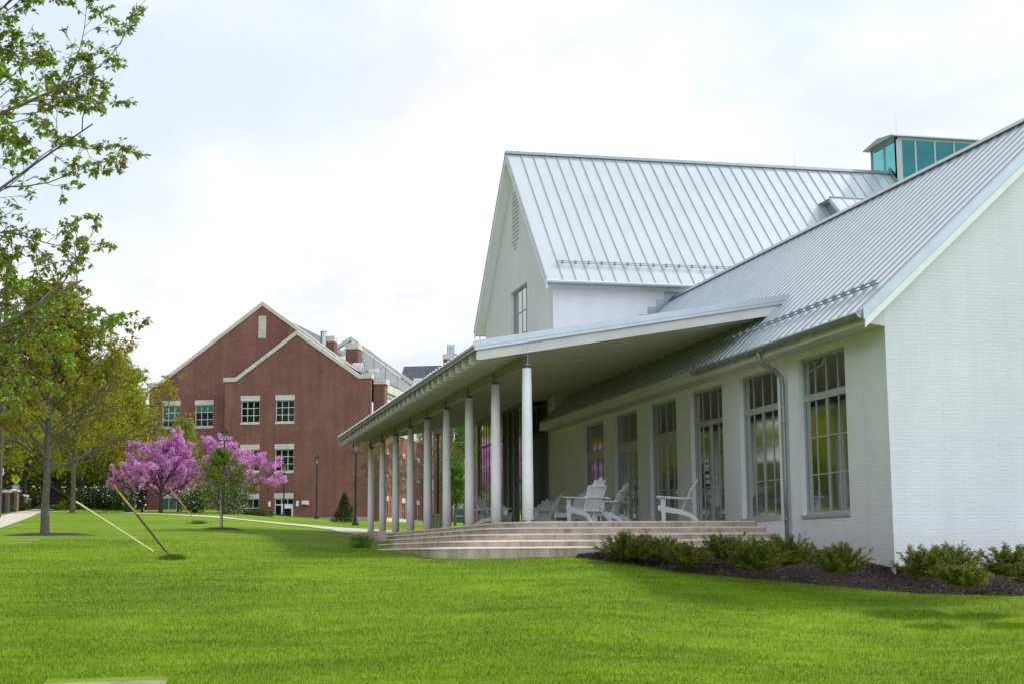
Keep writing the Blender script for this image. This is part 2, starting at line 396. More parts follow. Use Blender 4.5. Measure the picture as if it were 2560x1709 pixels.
BF=[(7.9,28.75),(8.11,28.36),(8.62,27.9),(8.95,26.95),(9.17,26.24),(9.78,25.81),(10.37,25.36),(11.52,24.53),(12.98,23.5),(13.94,22.65),(15.5,21.6),(18,20.6),(21,20.)]
BB=[(8.05,28.88,-.12),(8.5,28.88,-.10),(9.3,28.88,-.08),(10.2,28.88,-.07),(11.2,28.88,-.07),(12.1,28.88,-.06),(12.58,28.6,-.06),(12.58,26.6,-.2),(12.58,24.6,-.33),(13.8,24.53,-.35),(15.5,24.53,-.36),(18,24.53,-.37),(21,24.53,-.38)]
def bed_pt(i,t,s):
    s0=min(s,0); s=max(s,0); f_=bed_pt_(i,t,s)
    return (f_[0]-s0*-4*.7,f_[1]+s0*6,ground(f_[0]+s0*2.8,f_[1]+s0*6)+.02) if s0<0 else f_
def bed_pt_(i,t,s):
    """i index, t along, s 0 front .. 1 back"""
    f=[BF[i][k]*(1-t)+BF[i+1][k]*t for k in (0,1)]; b=[BB[i][k]*(1-t)+BB[i+1][k]*t for k in (0,1,2)]
    x=f[0]*(1-s)+b[0]*s; y=f[1]*(1-s)+b[1]*s
    zf=ground(*f)-.02
    return (x,y,zf*(1-s)+b[2]*s+.07*math.sin(math.pi*s)**.6+.02*math.sin(9*x+4*y)*s*(1-s)*4)
m=MB(); NS=12; rows=[]
for i in range(len(BF)-1):
    for t in ([0,.25,.5,.75]+([1.] if i==len(BF)-2 else [])): rows.append([bed_pt(i,t,s/NS) for s in range(NS+1)])
m.v=[p for r in rows for p in r]
m.f=[(a*(NS+1)+b,(a+1)*(NS+1)+b,(a+1)*(NS+1)+b+1,a*(NS+1)+b+1) for a in range(len(rows)-1) for b in range(NS)]
struct(m.build('mulch_bed','mulch',smooth=True))
ch=[]
for k in range(30000):
    i=rng.randrange(len(BF)-1); ch.append(bed_pt(i,rng.random(),rng.random()**1.1-(.05*rng.random() if rng.random()<.06 else 0)))
P=np.array(ch); P[:,2]+=nr.uniform(0,.02,len(P))
V=leaves(P,.055,.35,-.1,.6); V[:,2]=np.repeat(P[:,2],4)+ (V[:,2]-np.repeat(P[:,2],4))*.45
struct(np_mesh('bark_chips',V,True,'chip'),'stuff')
def strip(name,pts,w_or_pts,mt,lift=.02):
    m=MB(); n=len(pts); rows=[]
    for i in range(n-1):
        for t in range(8):
            t/=8
            a=[pts[i][k]*(1-t)+pts[i+1][k]*t for k in (0,1)]; b=[w_or_pts[i][k]*(1-t)+w_or_pts[i+1][k]*t for k in (0,1)]
            rows.append((a,b))
    rows.append((pts[-1][:2],w_or_pts[-1][:2]))
    K=6
    for a,b in rows:
        for s in range(K+1):
            s/=K; x=a[0]*(1-s)+b[0]*s; y=a[1]*(1-s)+b[1]*s; m.v.append((x,y,ground(x,y)+lift))
    for i in range(len(rows)-1):
        for s in range(K): q=i*(K+1)+s; m.f.append((q,q+1,q+K+2,q+K+1))
    n=len(m.v)
    o=m.build(name,mt); return struct(o)
strip('sidewalk',[(-6.6,36),(-6.9,46),(-7.2,53.4),(-7.5,62),(-7.9,73.9),(-8.7,90),(-9.3,104)],[(-5.3,36),(-5.35,46),(-5.55,53.4),(-5.9,62),(-6.4,73.9),(-7.2,90),(-7.7,104)],'walk')
strip('upper_sidewalk',[(-9.3,104.1),(-9.9,118),(-10.6,134)],[(-7.9,104.1),(-8.3,118),(-8.8,134)],'walk',.06)
strip('cross_walk',[(-7.6,97.8),(-4.1,95.6),(0.,84),(2.6,73.2),(4.2,70.9),(5.9,66.2),(6.5,61),(6.3,56.3),(6.5,52)],[(-7.6,99.6),(-4.1,97.4),(.4,85.8),(3.4,75.2),(5.4,73.2),(7.0,70.),(8.6,66),(9.2,62.5),(9.4,60.3)],'walk')
strip('side_strip',[(-5.2,39.35),(-3.1,39.35)],[(-5.2,39.55),(-3.1,39.55)],'walk',.02)
# buried slab
m=MB(); z=ground(-.5,15.2)+.005
m.prism([(-1.25,13.6),(-.02,13.6),(.04,15.72),(-1.1,15.66)],lambda a,b,d:(a,b,z+d+(b-15)*.0),-.15,0.)
tag(m.build('concrete_slab','slab'),'worn concrete slab sunk in the lawn at the near edge','slab')

# ------------------------------------------------------------------ grass blades
def grass():
    N=330000
    r=np.sqrt(nr.uniform(12.6**2,46**2,N*3)); w=(13/r)**1.2*np.clip((46-r)/22,0,1)**1.3; keep=nr.uniform(size=N*3)<w; r=r[keep]
    ph=np.radians(nr.uniform(-7.5,33.5,len(r)))
    X=r*np.sin(ph);Y=r*np.cos(ph)
    bedp=BF+[(b[0],b[1]) for b in BB[::-1]]
    ok=np.ones(len(r),bool)
    for i in range(len(r)):
        x,y=X[i],Y[i]
        if (x>7.8 and y>19.5 and inpoly(x,y,bedp)) or (x>4.9 and y>28.8) or (x<-3.2 and y>36) or (x>12.5 and y>24.4) or (-1.12<x<.03 and y<15.68): ok[i]=False
    X=X[ok];Y=Y[ok]; n=len(X)
    Z=np.array([ground(a,b) for a,b in zip(X,Y)])
    h=nr.uniform(.022,.045,n); w=nr.uniform(.0035,.007,n)
    a=nr.uniform(0,6.283,n); l=nr.uniform(.2,1.0,n)*h; b=nr.uniform(0,6.283,n)
    V=np.empty((n,3,3)); 
    V[:,0]=np.c_[X-np.cos(a)*w,Y-np.sin(a)*w,Z-.005]; V[:,1]=np.c_[X+np.cos(a)*w,Y+np.sin(a)*w,Z-.005]
    V[:,2]=np.c_[X+np.cos(b)*l,Y+np.sin(b)*l,Z+h]
    struct(np_mesh('grass',V.reshape(-1,3),False,'blade',tri=True),'stuff')
grass()
def tuft(name,loc,rad,h,n,label):
    P=nr.normal(size=(n,2))*rad*.5; X=loc[0]+P[:,0];Y=loc[1]+P[:,1]
    Z=np.array([ground(a,b) for a,b in zip(X,Y)])-.01
    hh=h*nr.uniform(.4,1,n); a=nr.uniform(0,6.28,n); b=nr.uniform(0,6.28,n); l=hh*nr.uniform(.1,.6,n); w=.006
    V=np.empty((n,3,3)); V[:,0]=np.c_[X-np.cos(a)*w,Y-np.sin(a)*w,Z]; V[:,1]=np.c_[X+np.cos(a)*w,Y+np.sin(a)*w,Z]; V[:,2]=np.c_[X+np.cos(b)*l,Y+np.sin(b)*l,Z+hh]
    o=np_mesh(name,V.reshape(-1,3),False,'blade_dark',tri=True)
    return tag(o,label,'grass tuft')
tuft('grass_tuft',(.12,30.05),.22,.14,900,'dark uncut grass tuft where the two guy wires enter the lawn')
tuft('grass_tuft',(1.2,61.4),.35,.2,500,'small grass tuft at the foot of the far yellow wire guard')
tuft('grass_tuft',(4.75,37.6),.25,.30,350,'tall weedy grass at the left end of the stone steps')
tuft('grass_tuft',(5.3,41.8),.3,.30,300,'tall weedy grass behind the left end of the upper steps')

# ------------------------------------------------------------------ steps + terrace
def arc_poly(xl,yb,yf,rad):
    """outline: back-left (xl,yb) down to rounded corner then right to the wall"""
    pts=[(xl,yb)]
    for k in range(13):
        t=math.pi/2*k/12; pts.append((xl+rad-rad*math.cos(t),yf+rad-rad*math.sin(t)))
    return pts
st=thing('stone_steps','long curved sandstone steps climbing to the porch terrace','steps',(9,30,-.1))
spec=[(5.0,28.9,.085,39.0,'a'),(5.5,29.4,.222,41.8,'b'),(6.0,29.9,.36,43.6,'c'),(6.5,30.4,.497,47,'d')]
for k,(xl,yf,zt,yb,_) in enumerate(spec):
    nx=spec[k+1][0] if k<3 else 7.0; ny=spec[k+1][1] if k<3 else 30.9
    rise=zt-.137*1-(.3 if k==0 else 0)
    o=arc_poly(xl,yb,yf,.9+.1*k); right=(12.585,yf)
    outer=o+[right]
    inner=arc_poly(xl+.7,yb,yf+.7,.9+.1*k)+[(12.585,yf+.7)]
    m=MB(); n=len(outer)
    m.v=[(x,y,zt-.032) for x,y in outer]+[(x,y,zt-.45) for x,y in outer]
    m.f=[(i,i+n,i+n+1,i+1) for i in range(n-1)]
    m.v+=[(x,y+.02,zt-.033) for x,y in outer]+[(x,y,zt-.033) for x,y in inner]
    m.f+=[(2*n+i,2*n+i+1,3*n+i+1,3*n+i) for i in range(n-1)]
    # joints
    ob=m.build('step_riser','riser',st)
    m=MB()
    def off(P,d):  # expand outwards slightly
        return [(x-(d if i<len(P)-1 else 0) if x<xl+1.2 else x,y-(d if y<yf+1.2 else 0)) for i,(x,y) in enumerate(P)]
    oo=off(outer,.018)
    m.v=[(x,y,zt-.032) for x,y in oo]+[(x,y,zt-.012) for x,y in oo]
    o3=off(outer,.006); m.v+=[(x,y,zt) for x,y in o3]+[(x,y,zt+.022) for x,y in inner]
    m.v+=[(x,y,zt-.032) for x,y in outer]
    for a in (0,1,2): m.f+=[(a*n+i,a*n+i+1,(a+1)*n+i+1,(a+1)*n+i) for i in range(n-1)]
    m.f+=[(i,i+1,4*n+i+1,4*n+i) for i in range(n-1)]
    m.build('step_tread','tread',st)
# joints as thin dark inset lines
m=MB()
for k,(xl,yf,zt,yb,_) in enumerate(spec):
    for x in (7.9+.18*k-.5,10.4-.3*k,12.0):
        m=MB(); m.box(x,x+.008,yf-.004,yf+.02,zt-.17,zt-.033); m.build('joint','dark',st)
tr=thing('porch_terrace','stone terrace floor under the white porch','terrace',(9,40,.5))
out=arc_poly(7.0,58.4,30.9,1.3)+[(12.585,30.9),(12.585,58.4)]
m=MB(); m.prism(out,lambda a,b,d:(a,b,d),.0,.598); m.build('terrace_wall','riser',tr)
m=MB(); m.prism([(x-.012 if x<8.2 else x,y-(.012 if y<32 else 0)) for x,y in out],lambda a,b,d:(a,b,d),.600,.634); m.build('paving','tread',tr)
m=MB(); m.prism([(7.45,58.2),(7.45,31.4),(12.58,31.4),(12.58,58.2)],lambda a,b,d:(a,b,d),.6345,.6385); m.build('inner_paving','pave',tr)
m=MB(); m.prism([(5.6,41.9),(6.0,41.9),(6.9,58.3),(6.2,58.3)],lambda a,b,d:(a,b,d),.2,.60)
tag(m.build('low_stone_wall','riser'),'low dark stone edging wall at the left end of the terrace','wall')

# ------------------------------------------------------------------ white building
B=thing('white_brick_building','white painted brick building with grey standing seam metal roofs and a long columned porch','building',(12.6,24.55,-.4))
XW=12.6; Y0=24.55; Y1=48.5; XR=21.3; XRIDGE=16.95; SL=.904
def rz(x): return 4.265+SL*(min(x,2*XRIDGE-x)-12.1)
Fw=lambda a,z,d:(XW+d,a,z)            # long wall, a=Y
zh=3.87
ops=[]; w0,wp,ww=26.25,3.276,2.193
for i in range(6):
    ops.append((w0+i*wp,w0+i*wp+ww,.693 if i<2 else .64,zh))
ZT=4.50
m=MB(); plane_wall(m,Fw,[Y0+.004,Y1],[-1.2,ZT],ops,.3); m.build('side_wall','wbrick',B)
# gable wall (front)
m=MB(); m.prism([(XW-.002,-1.4),(XR,-1.4),(XR,rz(XR)-.22),(XRIDGE,rz(XRIDGE)-.22),(XW-.002,ZT-.0)],lambda a,b,d:(a,Y0-.003+d,b),0,.006)
m.box(XW+.31,XR,Y0+.004,Y0+.3,-1.4,ZT)
m.build('gable_wall','wbrick',B)
# right (hidden) wall with openings for interior light
m=MB(); plane_wall(m,lambda a,z,d:(XR-d,a,z),[Y0+.3,Y1],[-1.2,ZT],[ops[0]],.3); m.build('rear_wall','wbrick',B)
def mk_win(i):
    a0,a1,z0,z1=ops[i]; h=z1-z0
    cols=[a0+.05+(a1-a0-.1)*q for q in (.25,.5,.75)]
    if i<2: bt=.0; tb0,tb1=z0+2.29,z0+2.43
    else: bt=.0 if i==2 else .28; tb0,tb1=(z0+2.34,z0+2.47) if i==2 else (z0+2.12,z0+2.42)
    lo=z0+.05+bt
    rows=[lo+(tb0-lo)*q for q in (1/3,2/3)]
    def ex(m):
        bars(Fw,a0+.05,a1-.05,tb0,tb1,.095,.15,m)
        bars(Fw,cols[1]-.026,cols[1]+.026,z0+.05,tb0,.100,.145,m)
        if bt: bars(Fw,a0+.05,a1-.05,z0+.05,z0+bt,.10,.15,m)
        if i>=3 or i==2:
            for c in (a0+.075,cols[1]-.05,cols[1]+.05,a1-.075): bars(Fw,c-.024,c+.024,z0+.05,tb0,.102,.142,m)
    f=window(Fw,a0,a1,z0,z1,[(cols[0],.02),(cols[1],.024),(cols[2],.02)],[(r,.022) for r in rows],B,'wframe','glass',.05,.02,.12,ex,'window' if i<2 else 'door')
    if i<2:
        m=MB(); m.box(XW-.03,XW+.09,a0-.02,a1+.02,z0-.07,z0-.002); m.build('sill','wframe',f)
    return f
for i in range(6):
    f=mk_win(i)
    if i==2:   # small notice on the glass
        a0=ops[2][0]; s=MB(); s.box(XW+.108,XW+.112,a0+1.27,a0+1.55,1.93,2.17); n=s.build('notice','wsign',f); n['label']='white printed notice on the door glass'
        for q in range(4):
            pass
        s=MB()
        s.box(XW+.104,XW+.107,a0+1.31,a0+1.51,2.05,2.13)
        for q in range(3): s.box(XW+.104,XW+.107,a0+1.30+.08*q,a0+1.35+.08*q,1.96,2.0)
        s.build('notice_print','dframe',f)
        m=MB(); m.box(XW+.108,XW+.112,a0+1.25,a0+1.56,1.55,1.88); n=m.build('sticker','dark',f)
        s=MB()
        for r_ in range(2):
            for q in range(3): s.box(XW+.104,XW+.107,a0+1.28+.09*q,a0+1.34+.09*q,1.60+.13*r_,1.69+.13*r_)
        s.build('sticker_print','wsign',f)
    m=MB(); a1=ops[i][1]; n=14
    for k in range(n):
        ya_=a1-.03-k*.072; m.add([(XW+.42+.03*(k%2),ya_,.7),(XW+.42+.03*((k+1)%2),ya_-.072,.7),(XW+.42+.03*((k+1)%2),ya_-.072,3.86),(XW+.42+.03*(k%2),ya_,3.86)],[(0,1,2,3)])
    m.build('curtain','curtain',f)
    if i>=2:
        m=MB(); a=ops[i][0]+1.0; m.tube((XW+.02,a,1.55),(XW+.02,a,1.85),.012); m.tube((XW+.02,a,1.57),(XW+.09,a,1.57),.01); m.tube((XW+.02,a,1.83),(XW+.09,a,1.83),.01)
        m.build('handle','steel',f)
# the far side windows too (light only)
# roof of near wing
RY0=24.27; RY1=48.48; XE=12.1
def slab(mb,x0,x1,y0,y1,top0,top1,f,t0,t1):
    vs=[(x0,y0,f(x0)+top0),(x1,y0,f(x1)+top0),(x1,y1,f(x1)+top0),(x0,y1,f(x0)+top0)]
    vs+=[(x0,y0,f(x0)+top1),(x1,y0,f(x1)+top1),(x1,y1,f(x1)+top1),(x0,y1,f(x0)+top1)]
    mb.add(vs,[(0,1,2,3),(7,6,5,4),(0,4,5,1),(1,5,6,2),(2,6,7,3),(3,7,4,0)])
m=MB()
slab(m,XE,XRIDGE,RY0,RY1,0,-.02,rz,0,0); slab(m,XRIDGE,2*XRIDGE-XE,RY0,RY1,0,-.02,rz,0,0)
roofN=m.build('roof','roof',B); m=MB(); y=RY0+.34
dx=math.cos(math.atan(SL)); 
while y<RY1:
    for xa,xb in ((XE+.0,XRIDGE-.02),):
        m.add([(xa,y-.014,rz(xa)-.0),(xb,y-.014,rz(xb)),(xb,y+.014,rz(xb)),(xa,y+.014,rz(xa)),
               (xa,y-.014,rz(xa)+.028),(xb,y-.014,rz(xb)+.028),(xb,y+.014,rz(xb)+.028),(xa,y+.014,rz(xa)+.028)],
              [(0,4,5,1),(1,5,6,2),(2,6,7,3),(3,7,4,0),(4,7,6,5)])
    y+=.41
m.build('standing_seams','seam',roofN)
m=MB(); slab(m,XE+.02,XRIDGE,RY0+.03,RY1,-.022,-.20,rz,0,0); slab(m,XRIDGE+.001,2*XRIDGE-XE,RY0+.03,RY1,-.022,-.20,rz,0,0)
m.build('soffit','cream',roofN)
m=MB()
for sgn in (0,1):
    xs=[XE-.06,XRIDGE] if sgn==0 else [XRIDGE,2*XRIDGE-XE+.06]
    m.add([(x,yy,rzx+dz) for yy in (RY0-.03,RY0+.02) for x,rzx in ((xs[0],rz(xs[0])),(xs[1],rz(xs[1]))) for dz in (.05,-.16)],
          [(0,1,3,2),(4,6,7,5),(0,2,6,4),(1,5,7,3),(0,4,5,1),(2,3,7,6)])
m.build('rake_trim','grey_trim',roofN)
m=MB(); xs=[XE-.02,XRIDGE,2*XRIDGE-XE]
for a,b in ((0,1),(1,2)):
    m.add([(x,yy,rz(x)+dz) for yy in (RY0-.01,RY0+.029) for x in (xs[a],xs[b]) for dz in (-.17,-.33)],
      [(0,1,3,2),(4,6,7,5),(0,2,6,4),(1,5,7,3),(0,4,5,1),(2,3,7,6)])
m.build('rake_board','white',roofN)
m=MB(); zz=rz(XRIDGE)
m.prism([(XRIDGE-.16,zz-.06),(XRIDGE,zz+.09),(XRIDGE+.16,zz-.06)],lambda a,b,d:(a,d,b),RY0-.02,RY1)
m.build('ridge_cap','grey_trim',roofN)
# gutter
def half_gutter(mb,x,z,y0,y1,r):
    n=8
    for rr,fl in ((r,0),(r-.008,1)):
        vs=[]
        for yy in (y0,y1):
            for k in range(n+1):
                t=math.pi+math.pi*k/n; vs.append((x+rr*math.cos(t),yy,z+rr*math.sin(t)))
        fs=[(k,k+1,n+1+k+1,n+1+k) for k in range(n)]
        mb.add(vs,fs)
    vs=[(x+r*math.cos(math.pi+math.pi*k/n),y0,z+r*math.sin(math.pi+math.pi*k/n)) for k in range(n+1)]
    mb.add(vs,[tuple(range(n+1))])
    vs=[(v[0],y1,v[2]) for v in vs]; mb.add(vs,[tuple(range(n,-1,-1))])
    mb.tube((x-r,y0,z),(x-r,y1,z),.012,n=6)
m=MB(); half_gutter(m,XE-.09,4.17,RY0+.02,33.1,.085)
y=RY0+.4
while y<33: 
    for k in range(6):
        t0=math.pi+math.pi*k/6; t1=math.pi+math.pi*(k+1)/6
        m.tube((XE-.09+.093*math.cos(t0),y,4.17+.093*math.sin(t0)),(XE-.09+.093*math.cos(t1),y,4.17+.093*math.sin(t1)),.012,n=4)
    y+=.82
m.build('gutter','gutter',B)
# eave fascia
m=MB(); m.prism([(XE+.02,3.99),(XW-.003,3.99),(XW-.003,rz(XW)-.21),(XE+.02,rz(XE+.02)-.205)],lambda a,b,d:(a,Y0-.02+d,b),0,.02); m.build('eave_return','cream',B)
m=MB(); m.box(XE-.005,XE+.02,RY0+.03,RY1,3.99,4.24); m.build('fascia','cream',B)
m=MB(); m.add([(XE+.02,RY0+.03,4.0),(XW+.05,RY0+.29,4.0),(XW+.05,RY1,4.0),(XE+.02,RY1,4.0)],[(0,1,2,3)]); m.build('eave_soffit','cream',B)
# downspout between window 1 and 2
m=MB(); yd=29.05
m.path([(XE-.09,yd,4.12),(XE-.09,yd,3.98),(XE-.04,yd,3.86),(XW-.22,yd,3.70),(XW-.11,yd,3.58),(XW-.09,yd,3.42),(XW-.09,yd,1.5),(XW-.09,yd,-.45)],[.05]*8,10)
for z in (2.6,.6): m.tube((XW-.09,yd,z),(XW-.09,yd,z+.05),.058,n=10)
m.build('downspout','gutter',B,smooth=True)
# snow guards
def guard_line(mb,p0,p1,nrm,n,h=.11):
    p0=Vector(p0);p1=Vector(p1);nrm=Vector(nrm).normalized(); d=(p1-p0).normalized(); s=nrm.cross(d).normalized()
    for hh in (h*.45,h): 
        mb.tube(p0+nrm*hh,p1+nrm*hh,.012,n=6)
    for k in range(n):
        p=p0+(p1-p0)*((k+.5)/n)
        Mx=Matrix(((d.x,s.x,nrm.x,p.x),(d.y,s.y,nrm.y,p.y),(d.z,s.z,nrm.z,p.z),(0,0,0,1)))
        mb.box(-.025,.025,-.05,.05,.03,h+.02,Mx)
nN=(-SL,0,1)
m=MB(); xg=12.66; guard_line(m,(xg,24.75,rz(xg)+.02),(xg,33.0,rz(xg)+.02),nN,20)
m.build('snow_guard','gutter',roofN)
# interior of near wing
m=MB(); m.box(XW+.31,XR-.31,Y0+.31,Y1-.05,.50,.632); m.build('floor','ifloor',B)
m=MB(); m.box(XW+.31,XR-.31,Y0+.31,Y1-.05,4.05,4.15); m.box(XR-5.2,XR-5.1,Y0+.31,26.2,.64,4.04); m.box(XR-5.2,XR-5.1,34.5,Y1-.1,.64,4.04); m.build('ceiling','interior',B)

# tall hall
TX=12.62; TY0=48.5; TRY=54.04; TRZ=15.06; TYE=47.93; TZE=9.05; TS=(TRZ-TZE)/(TRY-TYE); TXR=36.
def tz(y): return TZE+TS*(min(y,2*TRY-y)-TYE)
TY1=2*TRY-TY0
# gable wall facing left with arched/diamond vent + window + lower glass opening
wy0,wy1,wz0,wz1=52.25,54.95,7.2,9.78
m=MB(); Ft=lambda a,z,d:(TX+d,a,z)
plane_wall(m,Ft,[TY0,TY1],[.0,9.2],[(wy0,wy1,wz0,9.2)],.3)
poly=[(TY0,9.2),(wy0,9.2),(wy0,wz1),(wy1,wz1),(wy1,9.2),(TY1,9.2),(TY1,tz(TY1)-.2),(TRY,TRZ-.2),(TY0,tz(TY0)-.2)]
m.prism(poly,lambda a,b,d:(TX+d,a,b),0,.3)
m.build('hall_gable_wall','wbrick',B)
m=MB(); m.box(TX+.3,TXR,TY0,TY0+.3,0,tz(TY0)-.2); m.build('hall_front_wall','wbrick',B)
m=MB(); m.box(TX+.3,TXR,TY1-.3,TY1,0,tz(TY0)-.2); m.build('hall_back_wall','wsmooth',B)
m=MB(); m.box(TX+.3,TXR,TY0,TY1,6.3,6.4); m.build('hall_floor','dark',B)
window(Ft,wy0,wy1,wz0,wz1,[(wy0+(wy1-wy0)*q,.05 if q==.5 else .03) for q in (.25,.5,.75)],[(wz0+.85,.035),(wz0+1.68,.035)],B,'wframe','glass',.07,.03,.13)
# diamond lattice vent
m=MB()
cy=(55.33+56.52)/2*.963+ .2; cy=54.04
for r_ in range(15):
    zc=11.35+r_*.155
    for c_ in range(-3,4):
        yy=cy+(c_+(.5 if r_%2 else 0))*.155
        if abs(yy-cy)<.5 and abs(yy-cy)*1.2< min(zc-11.2,13.75-zc)+.15:
            m.add([(TX-.004,yy-.045,zc),(TX-.004,yy,zc-.055),(TX-.004,yy+.045,zc),(TX-.004,yy,zc+.065)],[(0,1,2,3)])
m.build('lattice_vent','dark',B)
# hall roof
TXE=12.26
m=MB()
def slabY(mb,y0,y1,x0,x1,o0,o1):
    vs=[(x0,y0,tz(y0)+o0),(x1,y0,tz(y0)+o0),(x1,y1,tz(y1)+o0),(x0,y1,tz(y1)+o0),(x0,y0,tz(y0)+o1),(x1,y0,tz(y0)+o1),(x1,y1,tz(y1)+o1),(x0,y1,tz(y1)+o1)]
    mb.add(vs,[(0,1,2,3),(7,6,5,4),(0,4,5,1),(1,5,6,2),(2,6,7,3),(3,7,4,0)])
slabY(m,TYE,TRY,TXE,TXR,0,-.02); slabY(m,TRY,2*TRY-TYE,TXE,TXR,0,-.02)
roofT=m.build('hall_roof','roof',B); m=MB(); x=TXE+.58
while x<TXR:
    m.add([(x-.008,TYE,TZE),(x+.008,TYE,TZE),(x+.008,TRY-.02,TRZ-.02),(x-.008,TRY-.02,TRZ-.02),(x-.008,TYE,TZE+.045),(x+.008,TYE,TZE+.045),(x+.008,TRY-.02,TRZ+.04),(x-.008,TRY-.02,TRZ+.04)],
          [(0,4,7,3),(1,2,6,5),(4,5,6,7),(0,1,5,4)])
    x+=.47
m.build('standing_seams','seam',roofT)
m=MB(); slabY(m,TYE+.03,TRY,TXE+.03,TXR,-.022,-.2); slabY(m,TRY+.001,2*TRY-TYE-.03,TXE+.03,TXR,-.022,-.2); m.build('soffit','white',roofT)
m=MB()
for a,b in ((TYE-.03,TRY),(TRY,2*TRY-TYE+.03)):
    m.add([(xx,yy,tz(yy)+dz) for xx in (TXE-.03,TXE+.02) for yy in (a,b) for dz in (.05,-.06)],[(0,1,3,2),(4,6,7,5),(0,2,6,4),(1,5,7,3),(0,4,5,1),(2,3,7,6)])
m.build('rake_trim','grey_trim',roofT)
m=MB()
for a,b in ((TYE,TRY),(TRY,2*TRY-TYE)):
    m.add([(xx,yy,tz(yy)+dz) for xx in (TXE-.01,TXE+.029) for yy in (a,b) for dz in (-.062,-.3)],[(0,1,3,2),(4,6,7,5),(0,2,6,4),(1,5,7,3),(0,4,5,1),(2,3,7,6)])
m.build('rake_board','white',roofT)
m=MB(); m.prism([(TRY-.17,TRZ-.05),(TRY,TRZ+.1),(TRY+.17,TRZ-.05)],lambda a,b,d:(d,a,b),TXE-.03,TXR); m.build('ridge_cap','grey_trim',roofT)
m=MB()
n=8; x0,x1=TXE+.02,TXR; r=.085; yc,zc=TYE-.08,TZE-.09
for rr in (r,r-.008):
    vs=[(xx,yc+rr*math.cos(math.pi+math.pi*k/n),zc+rr*math.sin(math.pi+math.pi*k/n)) for xx in (x0,x1) for k in range(n+1)]
    m.add(vs,[(k,k+1,n+1+k+1,n+1+k) for k in range(n)])
vs=[(x0,yc+r*math.cos(math.pi+math.pi*k/n),zc+r*math.sin(math.pi+math.pi*k/n)) for k in range(n+1)]; m.add(vs,[tuple(range(n+1))])
x=x0+.5
while x<x1:
    m.tube((x,yc,zc-r-.005),(x,yc,zc-r-.04),.02,n=6); x+=.94
m.build('gutter','gutter',roofT)
# far eave return + thin drain chain
m=MB(); yf=2*TRY-TYE; m.box(TXE+.02,TXR,yf,yf+.16,TZE-.17,TZE-.02); m.build('gutter','gutter',roofT)
m=MB(); m.tube((TXE+.25,yf+.08,TZE-.17),(TXE+.25,yf+.08,5.0),.02,n=6); m.build('drain_pipe','white',roofT)
m=MB(); yg=48.62; nT=(0,-TS,1); guard_line(m,(12.75,yg,tz(yg)+.02),(24,yg,tz(yg)+.02),nT,24,.12); m.build('snow_guard','gutter',roofT)
for xx,yy,h in ((12.75,TRY,1.0),(17.9,TRY,.9),(24.1,TRY,.8)): m=MB(); m.tube((xx,yy,TRZ+.05),(xx,yy,TRZ+.12),.03,.02,6); m.tube((xx,yy,TRZ+.1),(xx,yy,TRZ+h),.005,.003,5); m.build('lightning_rod','steel',roofT)
# stepped flashing where near roof meets the hall front wall
m=MB()
for k in range(3): m.box(15.68+.31*k,15.99+.31*k,TY0-.012,TY0+.01,7.3+.25*k,8.05+.275*k)
m.box(16.61,17.9,TY0-.012,TY0+.01,8.0,8.87)
m.build('step_flashing','gutter',B)
# roof monitor / lantern
cx0,cx1,cy0,cy1,cz1=28.19,34.2,53.3,55.5,16.38
m=MB()
for a in (cx0,):
    for yy in (cy0,(cy0+cy1)/2,cy1): m.box(a-.0,a+.07,yy-.035 if yy!=cy0 else yy,yy+.035 if yy!=cy0 else yy+.14,14.2,cz1)
xx=cx0; first=True
xs=[cx0+.22]; 
q=cx0+.85
while q<cx1: xs.append(q); q+=.86
for x in xs: m.box(x-.035,x+.035,cy0-.003,cy0+.06,14.0,cz1)
m.box(cx0,cx1,cy0+.0,cy0+.05,cz1-.1,cz1); m.box(cx0,cx0+.05,cy0+.06,cy1,cz1-.1,cz1)
m.box(cx0-.0,cx0+.2,cy0-.01,cy0+.14,14.0,cz1-.1)
m.box(cx0,cx1,cy1-.05,cy1,14.,cz1)
lan=m.build('roof_lantern','wframe',B)
m=MB(); m.add([(cx0+.04,cy0+.1,14),(cx0+.04,cy1,14),(cx0+.04,cy1,cz1-.1),(cx0+.04,cy0+.1,cz1-.1)],[(0,1,2,3)])
m.add([(cx0+.1,cy0+.03,14),(cx1,cy0+.03,14),(cx1,cy0+.03,cz1-.1),(cx0+.1,cy0+.03,cz1-.1)],[(0,1,2,3)])
m.build('pane','teal',lan)
m=MB()
m.prism([(cy0-.22,cz1),(cy1+.22,cz1),(cy1+.22,cz1+.05),((cy0+cy1)/2,cz1+.22),(cy0-.22,cz1+.05)],lambda a,b,d:(d,a,b),cx0-.25,cx1+.2)
m.build('lantern_roof','grey_trim',lan)
m=MB(); m.tube((cx0+.1,cy0+.1,cz1+.05),(cx0+.1,cy0+.1,cz1+1.0),.005,.003,5); m.build('lightning_rod','steel',lan)
# flashing skirt
m=MB(); m.box(cx0-.1,cx0+.02,cy0-.05,TRY,14.2,14.2+.01); 
m.add([(cx0-.005,cy0-.1,tz(cy0-.1)),(cx0-.005,TRY,TRZ),(cx0-.005,TRY,TRZ+.28),(cx0-.005,cy0-.1,tz(cy0-.1)+.3)],[(0,1,2,3)])
m.build('flashing','gutter',lan)
